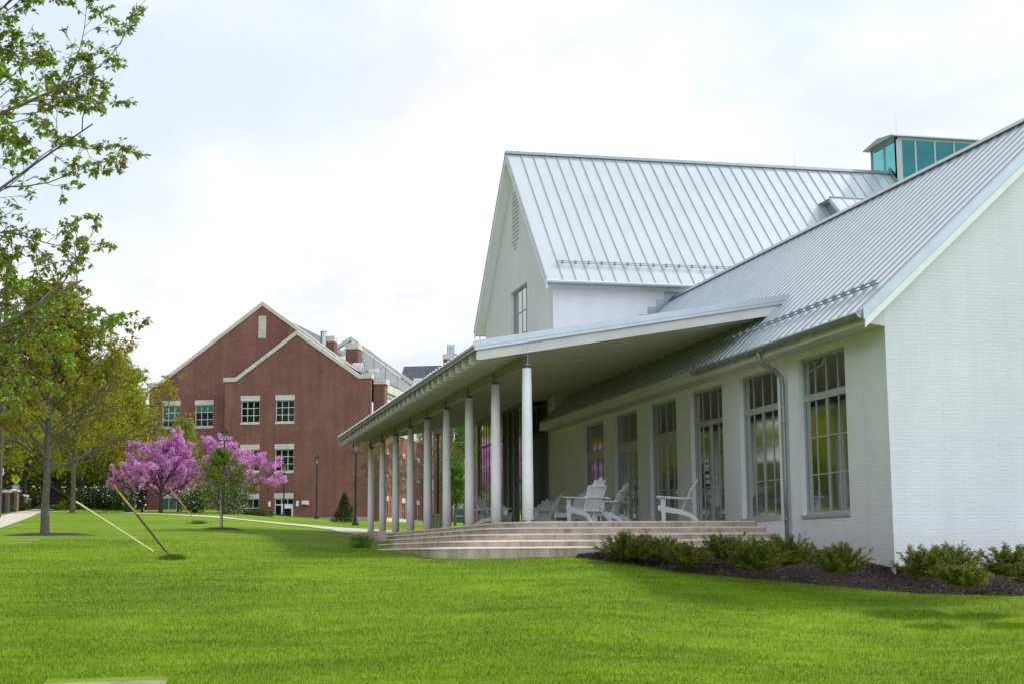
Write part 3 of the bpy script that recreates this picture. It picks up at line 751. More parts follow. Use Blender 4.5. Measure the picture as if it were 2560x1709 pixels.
# little cross gablet on the hall roof
gx,gz,gy=24.15,13.15,51.0
m=MB(); hw=1.1
m.add([(gx,gy,gz),(gx,gy-hw,gz-hw*.8),(gx+5,gy-hw,gz-hw*.8),(gx+5,gy,gz),(gx,gy+1.2,gz),(gx+5,gy+1.2,gz)],[(0,1,2,3),(0,3,5,4)])
for k in range(1,9):
    x=gx+k*.47; m.tube((x,gy,gz+.02),(x,gy-hw,gz-hw*.8+.02),.018,n=4)
gb=m.build('roof_gablet','roof',B)
m=MB(); m.add([(gx+.25,gy-.1,gz-.14),(gx+.25,gy-hw+.1,gz-hw*.8-.02),(gx+.25,gy-hw+.1,gz-2.6),(gx+.25,gy+1,gz-1.4),(gx+.25,gy+1.2,gz-.1)],[(0,1,2,3,4)]); m.build('gablet_face','gutter',gb)
m=MB(); m.prism([(0,0),(hw,-.8*hw),(hw,-.8*hw-.16),(0,-.16)],lambda a,b,d:(d,gy-a,gz+b),gx-.05,gx); m.tube((gx-.02,gy,gz+.03),(gx+5,gy,gz+.03),.04,n=6); m.build('rake_trim','grey_trim',gb)

# ---- porch
PX0,PZ0,PS=6.37,4.41,.17; PY0=31.15; PY1=58.0
def pz(x): return PZ0+PS*(x-PX0)
XJ=13.62
m=MB()
XV=12.62
def pslab(mb,x0,x1,y0,y1,o0,o1):
    vs=[(x,y,pz(x)+o) for o in (o0,o1) for (x,y) in ((x0,y0),(x1,y0),(x1,y1),(x0,y1))]
    mb.add(vs,[(0,1,2,3),(7,6,5,4),(0,4,5,1),(1,5,6,2),(2,6,7,3),(3,7,4,0)])
pslab(m,PX0-.02,XJ,PY0-.0,TY0-.02,0,-.02); pslab(m,PX0-.02,TX-.02,TY0-.02,PY1,0,-.02)
y=PY0+.3
while y<PY1:
    xe=XJ if y<TY0 else TX-.03
    m.add([(PX0-.03,y-.014,pz(PX0-.03)),(xe,y-.014,pz(xe)),(xe,y+.014,pz(xe)),(PX0-.03,y+.014,pz(PX0-.03)),(PX0-.03,y-.014,pz(PX0)+.05),(xe,y-.014,pz(xe)+.05),(xe,y+.014,pz(xe)+.05),(PX0-.03,y+.014,pz(PX0)+.05)],
          [(0,4,5,1),(1,5,6,2),(2,6,7,3),(3,7,4,0),(4,7,6,5)]); y+=.41
proof=m.build('porch_roof','roof',B)
m=MB(); pslab(m,PX0+.02,XJ-.1,PY0+.02,TY0-.02,-.021,-.10); pslab(m,PX0+.02,TX-.02,TY0-.02,PY1-.02,-.021,-.10)
m.build('ceiling_boards','cream',proof)
# edge trims
m=MB()
def rk(mb,y0,y1,o0,o1,x0,x1):
    mb.add([(x,y,pz(x)+o) for y in (y0,y1) for x in (x0,x1) for o in (o0,o1)],[(0,1,3,2),(4,6,7,5),(0,2,6,4),(1,5,7,3),(0,4,5,1),(2,3,7,6)])
rk(m,PY0-.05,PY0-.001,.09,-.045,PX0-.05,XJ+.02); rk(m,PY0-.035,PY0-.001,-.047,-.115,PX0-.03,XJ+.02)
m.build('rake_trim','grey_trim',proof)
m=MB(); m.box(PX0-.05,PX0-.021,PY0-.001,PY1,PZ0-.06,PZ0+.0); m.box(PX0-.03,PX0+.015,PY0,PY1,PZ0-.12,PZ0-.062); m.build('drip_edge','gutter',proof)
# rafters
y=PY0+.03; k=0
while y<PY1-.03:
    m=MB(); xe=XJ-.5 if y<TY0-.1 else TX-.03
    th=.05
    if k==0: xe=XJ-.12
    top=lambda x:pz(x)-.101
    x0=PX0+.03
    vs=[]
    for yy in (y,y+th):
        vs+=[(x0,yy,top(x0)),(xe,yy,top(xe)),(xe,yy,top(xe)-.235),(x0+.06,yy,top(x0+.06)-.235),(x0,yy,top(x0)-.21)]
    m.add(vs,[(0,4,3,2,1),(5,6,7,8,9)]+[(i,(i+1)%5,(i+1)%5+5,i+5) for i in range(5)])
    if k==0:
        pass
    m.build('rafter','cream',proof); y+=.8; k+=1
# bolts
m=MB()
for dx_ in (-.07,.04):
    for dz_ in (-.24,-.16): 
        x=7.5+dx_; m.tube((x,PY0+.03,pz(x)+dz_-.02),(x,PY0+.012,pz(x)+dz_-.02),.014,n=6)
m.build('bolt','gutter',proof)
# boarding between the rafters (lower lining)
m=MB(); pslab(m,PX0+.05,XJ-.55,PY0+.085,TY0-.02,-.11,-.125); pslab(m,PX0+.05,TX-.03,TY0-.02,PY1-.03,-.11,-.125)
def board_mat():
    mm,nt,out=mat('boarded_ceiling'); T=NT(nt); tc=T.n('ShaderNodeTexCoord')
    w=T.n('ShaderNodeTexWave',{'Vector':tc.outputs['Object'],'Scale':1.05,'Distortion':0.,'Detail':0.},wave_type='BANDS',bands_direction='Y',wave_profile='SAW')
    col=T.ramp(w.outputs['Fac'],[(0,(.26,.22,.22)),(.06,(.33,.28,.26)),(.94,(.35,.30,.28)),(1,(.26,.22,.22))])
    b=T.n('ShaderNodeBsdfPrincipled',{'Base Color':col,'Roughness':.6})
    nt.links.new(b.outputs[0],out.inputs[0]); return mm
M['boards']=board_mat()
m.build('soffit_boards','boards',proof)
# columns + I-beam
CX,CY,CS=7.5552,31.3797,3.2046
m=MB(); bz=4.02
m.box(CX-.075,CX+.075,PY0+.12,57.6,bz-.0,bz+.014); m.box(CX-.075,CX+.075,PY0+.12,57.6,bz+.206,bz+.22); m.box(CX-.008,CX+.008,PY0+.12,57.6,bz+.014,bz+.206)
for i in range(9):
    yy=CY+i*CS
    if i: m.box(CX-.07,CX+.07,yy-.006,yy+.006,bz+.014,bz+.206)
m.build('steel_beam','steel',B)
for i in range(9):
    yy=CY+i*CS; m=MB(); z0=.634
    m.path([(CX,yy,z0+.04),(CX,yy,z0+.9),(CX,yy,z0+2.2),(CX,yy,3.95)],[.122,.120,.112,.100],24)
    c=m.build('column','white',B,smooth=True)
    me=c.data
    for p in me.polygons: 
        if len(p.vertices)>4: p.use_smooth=False
    m=MB(); m.tube((CX,yy,z0+.0),(CX,yy,z0+.045),.105,n=20); m.build('column_base','grey_trim',c)
    m=MB(); m.tube((CX,yy,3.95),(CX,yy,3.985),.085,n=20); m.tube((CX,yy,3.985),(CX,yy,4.018),.05,n=12); m.box(CX-.09,CX+.09,yy-.09,yy+.09,3.998,4.016); m.build('column_cap','dframe',c)
# glazed entrance bay
GX=11.7; GY0,GY1=49.3,56.9; GZ=4.95
Fg=lambda a,z,d:(GX+d,a,z)
ng=8; cw=(GY1-GY0)/ng
cols=[(GY0+cw*k,.07 if k%2==0 else .035) for k in range(1,ng)]+[(GY0+cw*(k+.5),.03) for k in range(ng)]
f=window(Fg,GY0,GY1,.64,GZ,cols,[(3.98,.10),(1.45,.035),(2.3,.03),(3.15,.03)],B,'dframe','bglass',.08,.03,.05,None,'glazed_wall')
m=MB()
for k in range(3): bars(Fg,GY0+cw*(1.2+k*.9),GY0+cw*(1.2+k*.9)+.16,.64,GZ,-.04,.12,m)
bars(Fg,GY0,GY1,GZ-.02,GZ+.1,-.06,.1,m)
m.build('mullion','dframe',f)
Fg2=lambda a,z,d:(a,GY0+d,z)
window(Fg2,GX,TX,.64,GZ,[(12.2,.05)],[(3.98,.06),(1.45,.035),(2.6,.03)],B,'dframe','bglass',.08,.03,.05,None,'glazed_wall')
m=MB(); m.box(GX-.02,GX+.1,GY1,GY1+.15,.64,GZ); m.build('bay_post','cream',B); m=MB(); m.box(TX-.03,TX+.2,48.9,49.28,.64,5.4); m.build('bay_post','cream',B)
m=MB(); m.box(GX,TX-.01,GY0,GY1,GZ+.1,GZ+.14); m.box(TX-.09,TX-.01,GY0+.1,GY1,.64,GZ); m.build('bay_lining','dark',B)

# red chairs and white table seen inside the first window
for k,(x,y) in enumerate(((14.3,27.6),(14.5,28.3),(14.7,29.4))):
    c=thing('dining_chair',('dark red chair indoors behind the window nearest the corner','dark red chair indoors, second one behind the nearest window','dark red chair indoors between the two windows')[k],'chair',(x,y,.634),.3*k,'dark red chairs indoors')
    m=MB(); m.box(-.22,.22,-.22,.22,.43,.47); m.build('seat','chairred',c,world=False)
    m=MB(); m.box(.18,.22,-.22,.22,.47,1.0); m.build('backrest','chairred',c,world=False)
    for sx in (-1,1):
        for sy in (-1,1):
            m=MB(); m.box(sx*.2-.02,sx*.2+.02,sy*.2-.02,sy*.2+.02,0,.43); m.build('leg','chairred',c,world=False)
t=thing('dining_table','white table indoors behind the second window from the corner','table',(14.4,30.9,.634))
m=MB(); m.box(-.5,.5,-.8,.8,.72,.75); m.build('tabletop','white',t,world=False)
for sx in (-1,1):
    for sy in (-1,1): m=MB(); m.box(sx*.44-.03,sx*.44+.03,sy*.72-.03,sy*.72+.03,0,.72); m.build('leg','white',t,world=False)


# ------------------------------------------------------------------ adirondack chairs
def adirondack(name,label,loc,rz,group):
    t=thing(name,label,'adirondack chair',loc,rz,group)
    # seat
    m=MB()
    for k in range(6):
        x=.37-k*.092; z=.365-k*.021
        Mx=Matrix.Translation((x,0,z))@Matrix.Rotation(-.22,4,'Y')
        m.box(-.04,.04,-.27,.27,-.011,.011,Mx)
    m.box(.405,.425,-.29,.29,.26,.36); m.build('seat','chair',t,world=False)
    # stringers (curved rear legs)
    prof=[(.43,.30),(.43,.355),(.40,.375),(.15,.325),(-.12,.27),(-.30,.20),(-.42,.12),(-.50,.0),(-.40,.0),(-.34,.06),(-.25,.12),(-.10,.165),(.10,.20),(.35,.235)]
    for sy in (-1,1):
        m=MB(); m.prism(prof,lambda a,b,d:(a,sy*.275+d,b),-.016,.016); m.build('leg','chair',t,world=False)
        m=MB(); m.prism([(.26,0),(.34,0),(.365,.555),(.245,.555)],lambda a,b,d:(a,sy*.308+d,b),-.016,.016)
        lg=m.build('leg','chair',t,world=False)
        m=MB()
        for x_,z_ in ((.285,.31),(.325,.29)): m.tube((x_,sy*.3242,z_),(x_,sy*.331,z_),.009,n=6)
        m.build('bolt','dframe',lg,world=False)
        m=MB(); m.prism([(.33,.553),(.29,.40),(.30,.553)],lambda a,b,d:(a,sy*.308+d,b),.017 if sy>0 else -.047,.047 if sy>0 else -.017)
        m.prism([(-.33,0),(.32,0),(.38,-.05),(.42,-.02),(.42,.09),(.36,.12),(.0,.09),(-.33,.06)] if False else [(-.36,-.02),(.30,-.05),(.42,-.055),(.455,-.02),(.455,.06),(.40,.09),(.10,.085),(-.15,.04),(-.36,.025)],
                 lambda a,b,d:(a,sy*(.325+b),.572-.06*(.45-a)+d),-.011,.011)
        m.build('armrest','chair',t,world=False)
    # back
    m=MB(); tops=[.62,.74,.80,.74,.62]
    for k in range(5):
        q=k-2; sp=q*.075
        n0=7; vs=[]
        pts=[]
        for j in range(n0+1):
            h=j/n0*tops[k]; bend=.0 if h<.55 else (h-.55)*.10
            x=-.13-h*.42-bend; z=.25+h*.90
            hw=.038+.022*(h/.75)
            if j==n0: hw*=.62
            elif j==n0-1: hw*=.93
            yc=q*.083+q*.030*(h/.75)
            cx=-.012*abs(q)*-1.2
            pts.append((x+.012*q*q*.6,yc,z,hw))
        for s_ in (-.010,.010):
            for x,yc,z,hw in pts:
                vs+=[(x+s_*.9,yc-hw,z+s_*.42),(x+s_*.9,yc+hw,z+s_*.42)]
        L=2*(n0+1); fs=[]
        for j in range(n0):
            a=2*j; fs+=[(a,a+1,a+3,a+2),(L+a+2,L+a+3,L+a+1,L+a),(a,a+2,L+a+2,L+a),(a+1,L+a+1,L+a+3,a+3)]
        fs+=[(0,L,L+1,1),(L-2,L-1,2*L-1,2*L-2)]
        m.add(vs,fs)
    b=m.build('backrest','chair',t,world=False)
    def rail(h,w,dp,off):
        x=-.13-h*.42-off-(0 if h<.55 else (h-.55)*.1); z=.25+h*.90
        pl=[(x,-w),(x-dp*.5,-w),(x-dp,-w*.5),(x-dp*1.05,0),(x-dp,w*.5),(x-dp*.5,w),(x,w)]
        mm=MB(); mm.prism(pl,lambda a,b_,d:(a,b_,z+d),-.011,.011); mm.build('back_rail','chair',t,world=False)
    rail(.0,.27,.05,.005); rail(.33,.33,.06,.006); rail(.60,.20,.05,.0)
    m=MB(); m.box(-.02,.005,-.26,.26,.17,.26); m.build('stretcher','chair',t,world=False)
    return t
DZ=.635
G='white adirondack chairs on the porch'
ch0=adirondack('adirondack_chair','large white adirondack chair seen from behind, just right of the nearest column',(9.13,32.2,DZ),R(112),G)
def ch(loc,rz,label): return dup(ch0,(loc[0],loc[1],DZ),R(rz),label)
ch((10.35,34.6),142,'shaded adirondack chair right of the big rear-view chair, its back leaning right')
ch((11.25,32.3),161,'white adirondack chair in clean side profile, alone in front of the glass doors')
ch((8.85,41.2),-45,'white adirondack chair facing the lawn between the two nearest columns')
ch((11.0,44.4),-140,'small distant adirondack chair facing left in the dark end of the porch')
ch((10.2,46.2),-95,'distant adirondack chair with its back to the glazed bay, right of the nearest column')
ch((10.6,38.9),-150,'adirondack chair mostly hidden behind the big rear-view chair')
ch((10.35,41.0),180,'adirondack chair deep in shade just left of the big rear-view chair')
def slat_box(name,label,cat,loc,w,d,h,rz=0):
    t=thing(name,label,cat,loc,rz)
    m=MB(); n=int(w/.085)
    for k in range(n):
        x=-w/2+k*w/n; m.box(x+.006,x+w/n-.006,-d/2,-d/2+.02,.03,h-.03); m.box(x+.006,x+w/n-.006,d/2-.02,d/2,.03,h-.03)
    n=int(d/.085)
    for k in range(n):
        y=-d/2+k*d/n; m.box(-w/2-.02,-w/2,y+.006,y+d/n-.006,.03,h-.03); m.box(w/2,w/2+.02,y+.006,y+d/n-.006,.03,h-.03)
    m.build('side_slats','planter',t,world=False)
    m=MB(); m.box(-w/2-.04,w/2+.04,-d/2-.02,d/2+.02,h-.03,h); m.build('rim','planter',t,world=False)
    m=MB(); m.box(-w/2+.02,w/2-.02,-d/2+.03,d/2-.03,.02,h-.032); m.build('liner','dark',t,world=False)
    for sx in (-1,1):
        for sy in (-1,1): m=MB(); m.box(sx*(w/2-.03)-.02,sx*(w/2-.03)+.02,sy*(d/2-.03)-.02,sy*(d/2-.03)+.02,0,.03); m.build('leg','planter',t,world=False)
    return t
slat_box('slatted_box','weathered slatted wooden box beside the chair between the columns','planter box',(7.95,45.0,DZ),.42,.42,.52)
slat_box('slatted_side_table','small weathered slatted side table left of the nearest column','side table',(9.45,44.2,DZ),.45,.45,.48,.2)

# ------------------------------------------------------------------ brick building
BX,BY=15.775,119.51; BA=R(-22)
K=thing('red_brick_building','large red brick academic building with pale stone gable copings and gridded windows','building',(BX,BY,0),BA)
def bb(mb,name,m_,par=None): return mb.build(name,m_,par or K,world=False)
Ff=lambda a,z,d:(a,d,z)      # front face of right block, a=u
Fl=lambda a,z,d:(a,1.5+d,z)
Fs=lambda a,z,d:(-d,a,z)     # side wall (faces +u), a=v
W=1.63
frontw=[(-10.94,10.6,12.38),(-7.99,10.6,12.38),(-10.91,6.65,8.39),(-7.99,6.6,8.38),(-10.88,2.2,4.4)]
ops=[(u,u+1.6,a,b) for u,a,b in frontw]+[(-7.97,-6.37,.9,4.38)]
m=MB(); plane_wall(m,Ff,[-12.32,0],[.5,14.0],ops,.4)
m.prism([(-12.32,14.0),(-11.4,14.0),(-6.24,17.7),(-.97,14.0)],Ff,0,.4); m.box(-12.32,-.0,.4,12,.5,3) if False else None
m.box(-12.319,-12.0,.4,1.5,.5,14.0)
bb(m,'front_wall','red')
opl=[(-18.35,-16.75,10.5,12.3),(-15.46,-13.86,10.5,12.28),(-18.27,-16.3,.9,4.6)]
m=MB(); plane_wall(m,Fl,[-19.5,-12.32],[.5,13.9],opl,.4)
m.prism([(-19.5,13.9),(-18.73,13.9),(-9.71,20.45),(-.7,13.9)],Fl,0,.4); m.box(-19.5,-19.1,1.9,20,.5,13.8); bb(m,'front_wall','red')
# copings
def coping(poly,F,d0,d1,th=.3):
    m=MB()
    for (a0,z0),(a1,z1) in zip(poly[:-1],poly[1:]):
        n=5
        for k in range(n):
            p=[a0+(a1-a0)*k/n+.0,z0+(z1-z0)*k/n]; q=[a0+(a1-a0)*(k+1)/n-.012,z0+(z1-z0)*(k+1)/n]
            m.prism([(p[0],p[1]),(q[0],q[1]),(q[0],q[1]+th),(p[0],p[1]+th)],F,d0,d1)
    return bb(m,'coping','lime')
coping([(-12.45,13.98),(-11.4,13.98),(-6.24,17.7),(-.97,13.98),(.12,13.98)],Ff,-.12,.55,.36)
coping([(-19.65,13.9),(-18.73,13.9),(-9.71,20.45),(-.9,14.05)],Fl,-.12,.55,.36)
def bwin(F,u,z0,z1,w=1.6,gm='kglass',blind=0,cols=2,rows=2,lint=.42,sill=.16,doorn=False):
    cz=[(u+w*(k+1)/(cols+1),.05) for k in range(cols)]; rzz=[(z0+(z1-z0)*(k+1)/(rows+1),.05) for k in range(rows)]
    f=window(F,u,u+w,z0,z1,cz,rzz,K,'cream',gm,.07,.05,.16)
    # parent coords are local already
    m=MB()
    if lint: bars(F,u-.02,u+w+.02,z1,z1+lint,-.03,.2,m)
    if lint: m.build('lintel','lime',f,world=False)
    if sill: m=MB(); bars(F,u-.02,u+w+.02,z0-sill,z0,-.05,.2,m); m.build('sill','lime',f,world=False)
    if blind:
        m=MB(); bars(F,u+.05,u+w-.05,z1-(z1-z0)*blind,z1-.05,.2,.23,m); m.build('blind','blind',f,world=False)
    m=MB(); bars(F,u-.3,u+w+.3,z0-.3,z1+.3,1.2,1.25,m); m.build('room_backing','iwall',f,world=False)
    return f

for i,(u,a,b) in enumerate(frontw): bwin(Ff,u,a,b,1.6,'kglass',[0,0,0,0,0][i])
bwin(Fl,-18.35,10.5,12.3,1.6,'kglass',.75); bwin(Fl,-15.46,10.5,12.28,1.6,'kglass',.34); bwin(Fl,-18.27,.9,4.6,1.97,'kglass',1.,2,3)
# entrance
f=bwin(Ff,-7.97,.9,4.38,1.6,'kglass',0,0,0,.45,0); f.name='entrance_door'
m=MB(); bars(Ff,-7.43,-7.37,.97,4.31,.14,.2,m); bars(Ff,-7.9,-6.44,3.86,3.95,.139,.2,m); bars(Ff,-6.92,-6.88,3.95,4.31,.14,.2,m); bars(Ff,-7.9,-7.43,2.95,3.0,.141,.2,m)
bars(Ff,-7.37,-7.2,.97,3.86,.12,.2,m); bars(Ff,-6.57,-6.44,.97,3.86,.12,.2,m); bars(Ff,-7.2,-6.57,3.6,3.86,.12,.2,m); m.build('door_frame','white',f,world=False)
m=MB(); bars(Ff,-7.75,-7.5,2.5,2.8,.13,.14,m); q=m.build('notice','orange',f,world=False); q['label']='small orange notice in the side light'
for u in (-8.46,-6.12):
    m=MB(); m.path([(u+.11,-.12,3.75),(u+.11,-.12,4.18)],[.11,.11],10); bb(m,'wall_lamp','wsign')
m=MB()
for k in range(16): m.box(-10.0,-9.44,1.44,1.5,17.78+k*.11,17.84+k*.11)
m.box(-10.05,-9.4,1.47,1.499,17.72,19.6); bb(m,'gable_louvre','lime')
m=MB(); m.box(-12.33,.02,-.06,.0,.5,2.55); bb(m,'plinth','plinth')
m=MB(); m.box(-12.34,.03,-.08,.0,2.56,2.85); bb(m,'stone_band','lime').data.materials[0]=M['plinth']
# pier at the right corner and side wing
m=MB(); m.box(.001,.9,1.0,2.0,.5,13.6); bb(m,'corner_pier','red')
m=MB(); m.box(-.0,1.05,.9,2.1,13.6,14.0); bb(m,'pier_cap','lime')
sops=[]
for v in (2.3,5.0,7.6,11.2,14.2,17.0): 
    sops+= [(v,v+.95,6.5,8.2),(v,v+.95,2.3,4.3)]
m=MB(); plane_wall(m,Fs,[2.0,19.4],[.5,10.0],sops,.35); bb(m,'side_wall','red')
for v,v1,a,b in sops:
    f=window(Fs,v,v1,a,b,[],[(a+(b-a)/3,.05),(a+(b-a)*2/3,.05)],K,'cream','kglass',.06,.05,.14,None,'side_window')
    m=MB(); bars(Fs,v-.1,v1+.1,b,b+.4,-.03,.2,m); m.build('lintel','lime',f,world=False)
    m=MB(); bars(Fs,v-.1,v1+.1,a-.17,a,-.05,.2,m); m.build('sill','lime',f,world=False)
    m=MB(); bars(Fs,v-.2,v1+.2,a-.2,b+.2,.9,.95,m); m.build('room_backing','dark',f,world=False)
m=MB(); bars(Fs,2.0,19.4,.5,2.9,-.05,0,m); [m.f.pop() for _ in range(0)]; 
bars(Fs,2.0,19.4,10.0,10.35,-.06,.3,m); bars(Fs,2.,19.4,13.3,13.95,-.3,.3,m); bars(Fs,2.,19.4,13.0,13.3,-.12,.3,m)
bb(m,'stone_courses','lime')
m=MB(); plane_wall(m,Fs,[2.0,19.4],[10.35,13.0],[(3+2.7*k,4.9+2.7*k,10.6,12.4) for k in range(6)],.3); bb(m,'upper_wall','cream')
for k in range(6):
    window(Fs,3+2.7*k,4.9+2.7*k,10.6,12.4,[(3.63+2.7*k,.05),(4.26+2.7*k,.05)],[(11.5,.05)],K,'cream','kglass',.06,.05,.14,None,'side_window')
# roofs
m=MB()
m.add([(-6.24,.5,17.6),(.0,.5,13.95),(.35,19.4,13.95),(-6.24,19.4,17.6)],[(0,1,2,3)])
m.add([(-6.24,.5,17.6),(-12.3,.5,13.9),(-12.3,19.4,13.9),(-6.24,19.4,17.6)],[(3,2,1,0)])
m.add([(-9.71,1.9,20.3),(-.7,1.9,13.9),(-.7,19.4,13.9),(-9.71,19.4,20.3)],[(0,1,2,3)])
m.add([(-9.71,1.9,20.3),(-19.5,1.9,13.7),(-19.5,19.4,13.7),(-9.71,19.4,20.3)],[(3,2,1,0)])
bb(m,'roof','slate')
# louvred half-round dormers
def dormer(u,v,z,w,h):
    pts=[(v-w/2,z)]+[(v+w/2*math.sin(-math.pi/2+math.pi*k/12),z+h*(1-abs(math.sin(-math.pi/2+math.pi*k/12))**2.2)) for k in range(1,12)]+[(v+w/2,z)]
    m=MB(); m.prism(pts,lambda a,b,d:(u+d,a,b),-.8,0.); d=bb(m,'roof_dormer','lime')
    m=MB()
    for k in range(5):
        zz=z+.12+h*.13*k; ww=w*.30*(1-.13*k); m.box(u+.002,u+.02,v-ww,v+ww,zz,zz+h*.06)
    m.build('louvre','dark',d,world=False)
for v,u,z in ((1.5,-2.6,15.05),(4.9,-2.0,14.9),(8.0,-1.4,14.75),(14.5,-.6,14.5)): dormer(u,v,z,1.1,1.0)
# second gable behind, glazed under the coping
vz=lambda du: (du)
m=MB(); Fb=lambda a,z,d:(a,13.0+d,z)
m.prism([(-9.0,15.4),(-5.2,18.9),(2.2,13.4),(-4.5,13.4)],Fb,0,.2); bb(m,'glazed_gable','lampglass').data.materials[0]=M['cream']
coping([(-8.4,17.2),(-5.2,19.0),(2.9,13.0)],Fb,-.15,.4,.36)
m=MB()
for k in range(6): 
    a=-4.2+k*1.1; m.prism([(a,13.6),(a+.06,13.6),(a+.06,19.0-.74*(a+5.2)-.1),(a,19.0-.74*(a+5.2)-.1)],Fb,-.05,0)
bb(m,'glazing_bar','grey_trim')
# cross wing
m=MB(); Fc=lambda a,z,d:(a,19.4+d,z)
cops=[(2.9,4.2,10.1,12.6),(2.9,4.2,5.6,8.1),(2.9,4.2,1.9,4.0),(7.2,8.5,10.1,12.6),(7.2,8.5,5.6,8.1)]
plane_wall(m,Fc,[-.3,34],[.5,13.4],cops,.4); bb(m,'cross_wing_wall','red')
for o in cops:
    f=window(Fc,o[0],o[1],o[2],o[3],[],[(o[2]+(o[3]-o[2])/3,.06),(o[2]+(o[3]-o[2])*2/3,.06)],K,'cream','kglass',.07,.05,.14,None,'side_window')
    m=MB(); bars(Fc,o[0]-.05,o[1]+.05,o[3],o[3]+.4,-.03,.2,m); m.build('lintel','lime',f,world=False)
    m=MB(); bars(Fc,o[0]+.06,o[1]-.06,o[2]+(o[3]-o[2])*.33,o[3]-.06,.2,.22,m); m.build('blind','blind',f,world=False)
    m=MB(); bars(Fc,o[0],o[1],o[2],o[3],.9,.95,m); m.build('room_backing','dark',f,world=False)
m=MB(); bars(Fc,-.3,34,.5,2.6,-.05,0,m); bb(m,'plinth','plinth')
m=MB()
m.box(.45,1.0,19.2,19.39,2,13)
bb(m,'stair_glazing','kglass')
m=MB()
for a in (.42,.98): m.box(a,a+.08,19.12,19.2,2,13.2)
for k in range(12): m.box(.5,.98,19.13,19.19,2+k*.95,2.06+k*.95)
bb(m,'stair_window_frame','cream')
m=MB(); m.add([(-3,19.1,13.4),(34,19.1,13.4),(34,24.5,18.0),(-3,24.5,18.0)],[(0,1,2,3)]); m.add([(-3,30,13.4),(34,30,13.4),(34,24.5,18.0),(-3,24.5,18.0)],[(3,2,1,0)]); bb(m,'cross_wing_roof','slate')
dormer(.6,16.6,14.35,1.3,1.5)
def chim(u,v,z0,z1,w,d,pipes):
    m=MB(); m.box(u-w/2,u+w/2,v-d/2,v+d/2,z0,z1); c=bb(m,'chimney','red')
    m=MB(); m.box(u-w/2-.06,u+w/2+.06,v-d/2-.06,v+d/2+.06,z1,z1+.5); m.build('chimney_cap','lime',c,world=False)
    for k in range(pipes):
        m=MB(); x=u-w*.22+k*w*.2; m.tube((x,v,z1+.5),(x,v,z1+1.35),.12,n=8); m.tube((x,v,z1+1.45),(x,v,z1+1.5),.18,.05,n=8); m.tube((x-.1,v,z1+1.3),(x-.1,v,z1+1.5),.015,n=4); m.build('flue','grey_trim',c,world=False)
chim(1.9,23.6,14,18.4,1.35,1.2,3)
chim(-6.0,9,15.5,18.3,.95,1.0,0); chim(-4.3,10.5,14,17.8,1.1,1.2,0)
m=MB(); m.tube((-6.35,8.0,17.),(-6.35,8.0,19.1),.25,n=10); m.tube((-6.35,8,19.1),(-6.35,8,19.2),.33,.15,n=10); bb(m,'roof_vent','grey_trim')
# wall sign
sg=thing('building_sign','small white and maroon wall sign right of the brick building entrance','sign',(0,0,0)); 
def bw(u,v,z): # local->world
    c,s_=math.cos(BA),math.sin(BA); return (BX+u*c-v*s_,BY+u*s_+v*c,z)
sg.location=bw(-5.66,-.05,3.76); sg.rotation_euler=(0,0,BA)
m=MB(); m.box(0,.66,-.03,0,0,.44); m.build('panel','wsign',sg,world=False)
m=MB(); m.prism([(0,0),(.66,0),(.66,.10),(.5,.09),(.3,.15),(.12,.17),(0,.12)],lambda a,b,d:(a,d,b),-.04,-.031); m.box(.62,.66,-.04,-.031,.101,.44); m.build('maroon_wave','rsign',sg,world=False)

# ------------------------------------------------------------------ lamps
def lamp(label,x,y,h,zoff=0):
    t=thing('street_lamp',label,'street lamp',(x,y,ground(x,y)-.02),0,'black lantern posts along the walks')
    m=MB(); m.tube((0,0,0),(0,0,.12),.2,n=12); m.tube((0,0,.12),(0,0,.35),.13,.09,n=12); m.build('base','black',t,world=False)
    m=MB(); m.tube((0,0,.3),(0,0,h-.75),.065,.05,n=12); m.tube((0,0,h-.78),(0,0,h-.70),.05,.10,n=12); m.tube((-.28,0,h-.72),(.28,0,h-.72),.012,n=5); m.build('pole','black',t,world=False)
    m=MB()
    for k in range(4):
        a=math.pi/4+k*math.pi/2; m.tube((.11*math.cos(a),.11*math.sin(a),h-.70),(.24*math.cos(a),.24*math.sin(a),h-.26),.014,n=4)
        b=a+math.pi/2; m.tube((.24*math.cos(a),.24*math.sin(a),h-.26),(.24*math.cos(b),.24*math.sin(b),h-.26),.016,n=4)
    m.add([(.29*math.cos(math.pi/4+k*math.pi/2),.29*math.sin(math.pi/4+k*math.pi/2),h-.26) for k in range(4)]+[(.07*math.cos(math.pi/4+k*math.pi/2),.07*math.sin(math.pi/4+k*math.pi/2),h-.07) for k in range(4)],
          [(0,3,2,1),(4,5,6,7)]+[(k,(k+1)%4,(k+1)%4+4,k+4) for k in range(4)])
    m.tube((0,0,h-.07),(0,0,h),.03,.01,6)
    l=m.build('lantern','black',t,world=False)
    m=MB(); m.add([(.10*math.cos(math.pi/4+k*math.pi/2),.10*math.sin(math.pi/4+k*math.pi/2),h-.69) for k in range(4)]+[(.225*math.cos(math.pi/4+k*math.pi/2),.225*math.sin(math.pi/4+k*math.pi/2),h-.27) for k in range(4)],[(k,(k+1)%4,(k+1)%4+4,k+4) for k in range(4)]); m.tube((0,0,h-.6),(0,0,h-.45),.04,n=8); m.build('lamp_glass','lampglass',l,world=False)
    return t
def at(px,r):
    """ground point r metres out along the photo column px (world position)"""
    h=0.22647+math.atan((px-1280)/3725.6/math.cos(.1395)); return r*math.sin(h),r*math.cos(h)
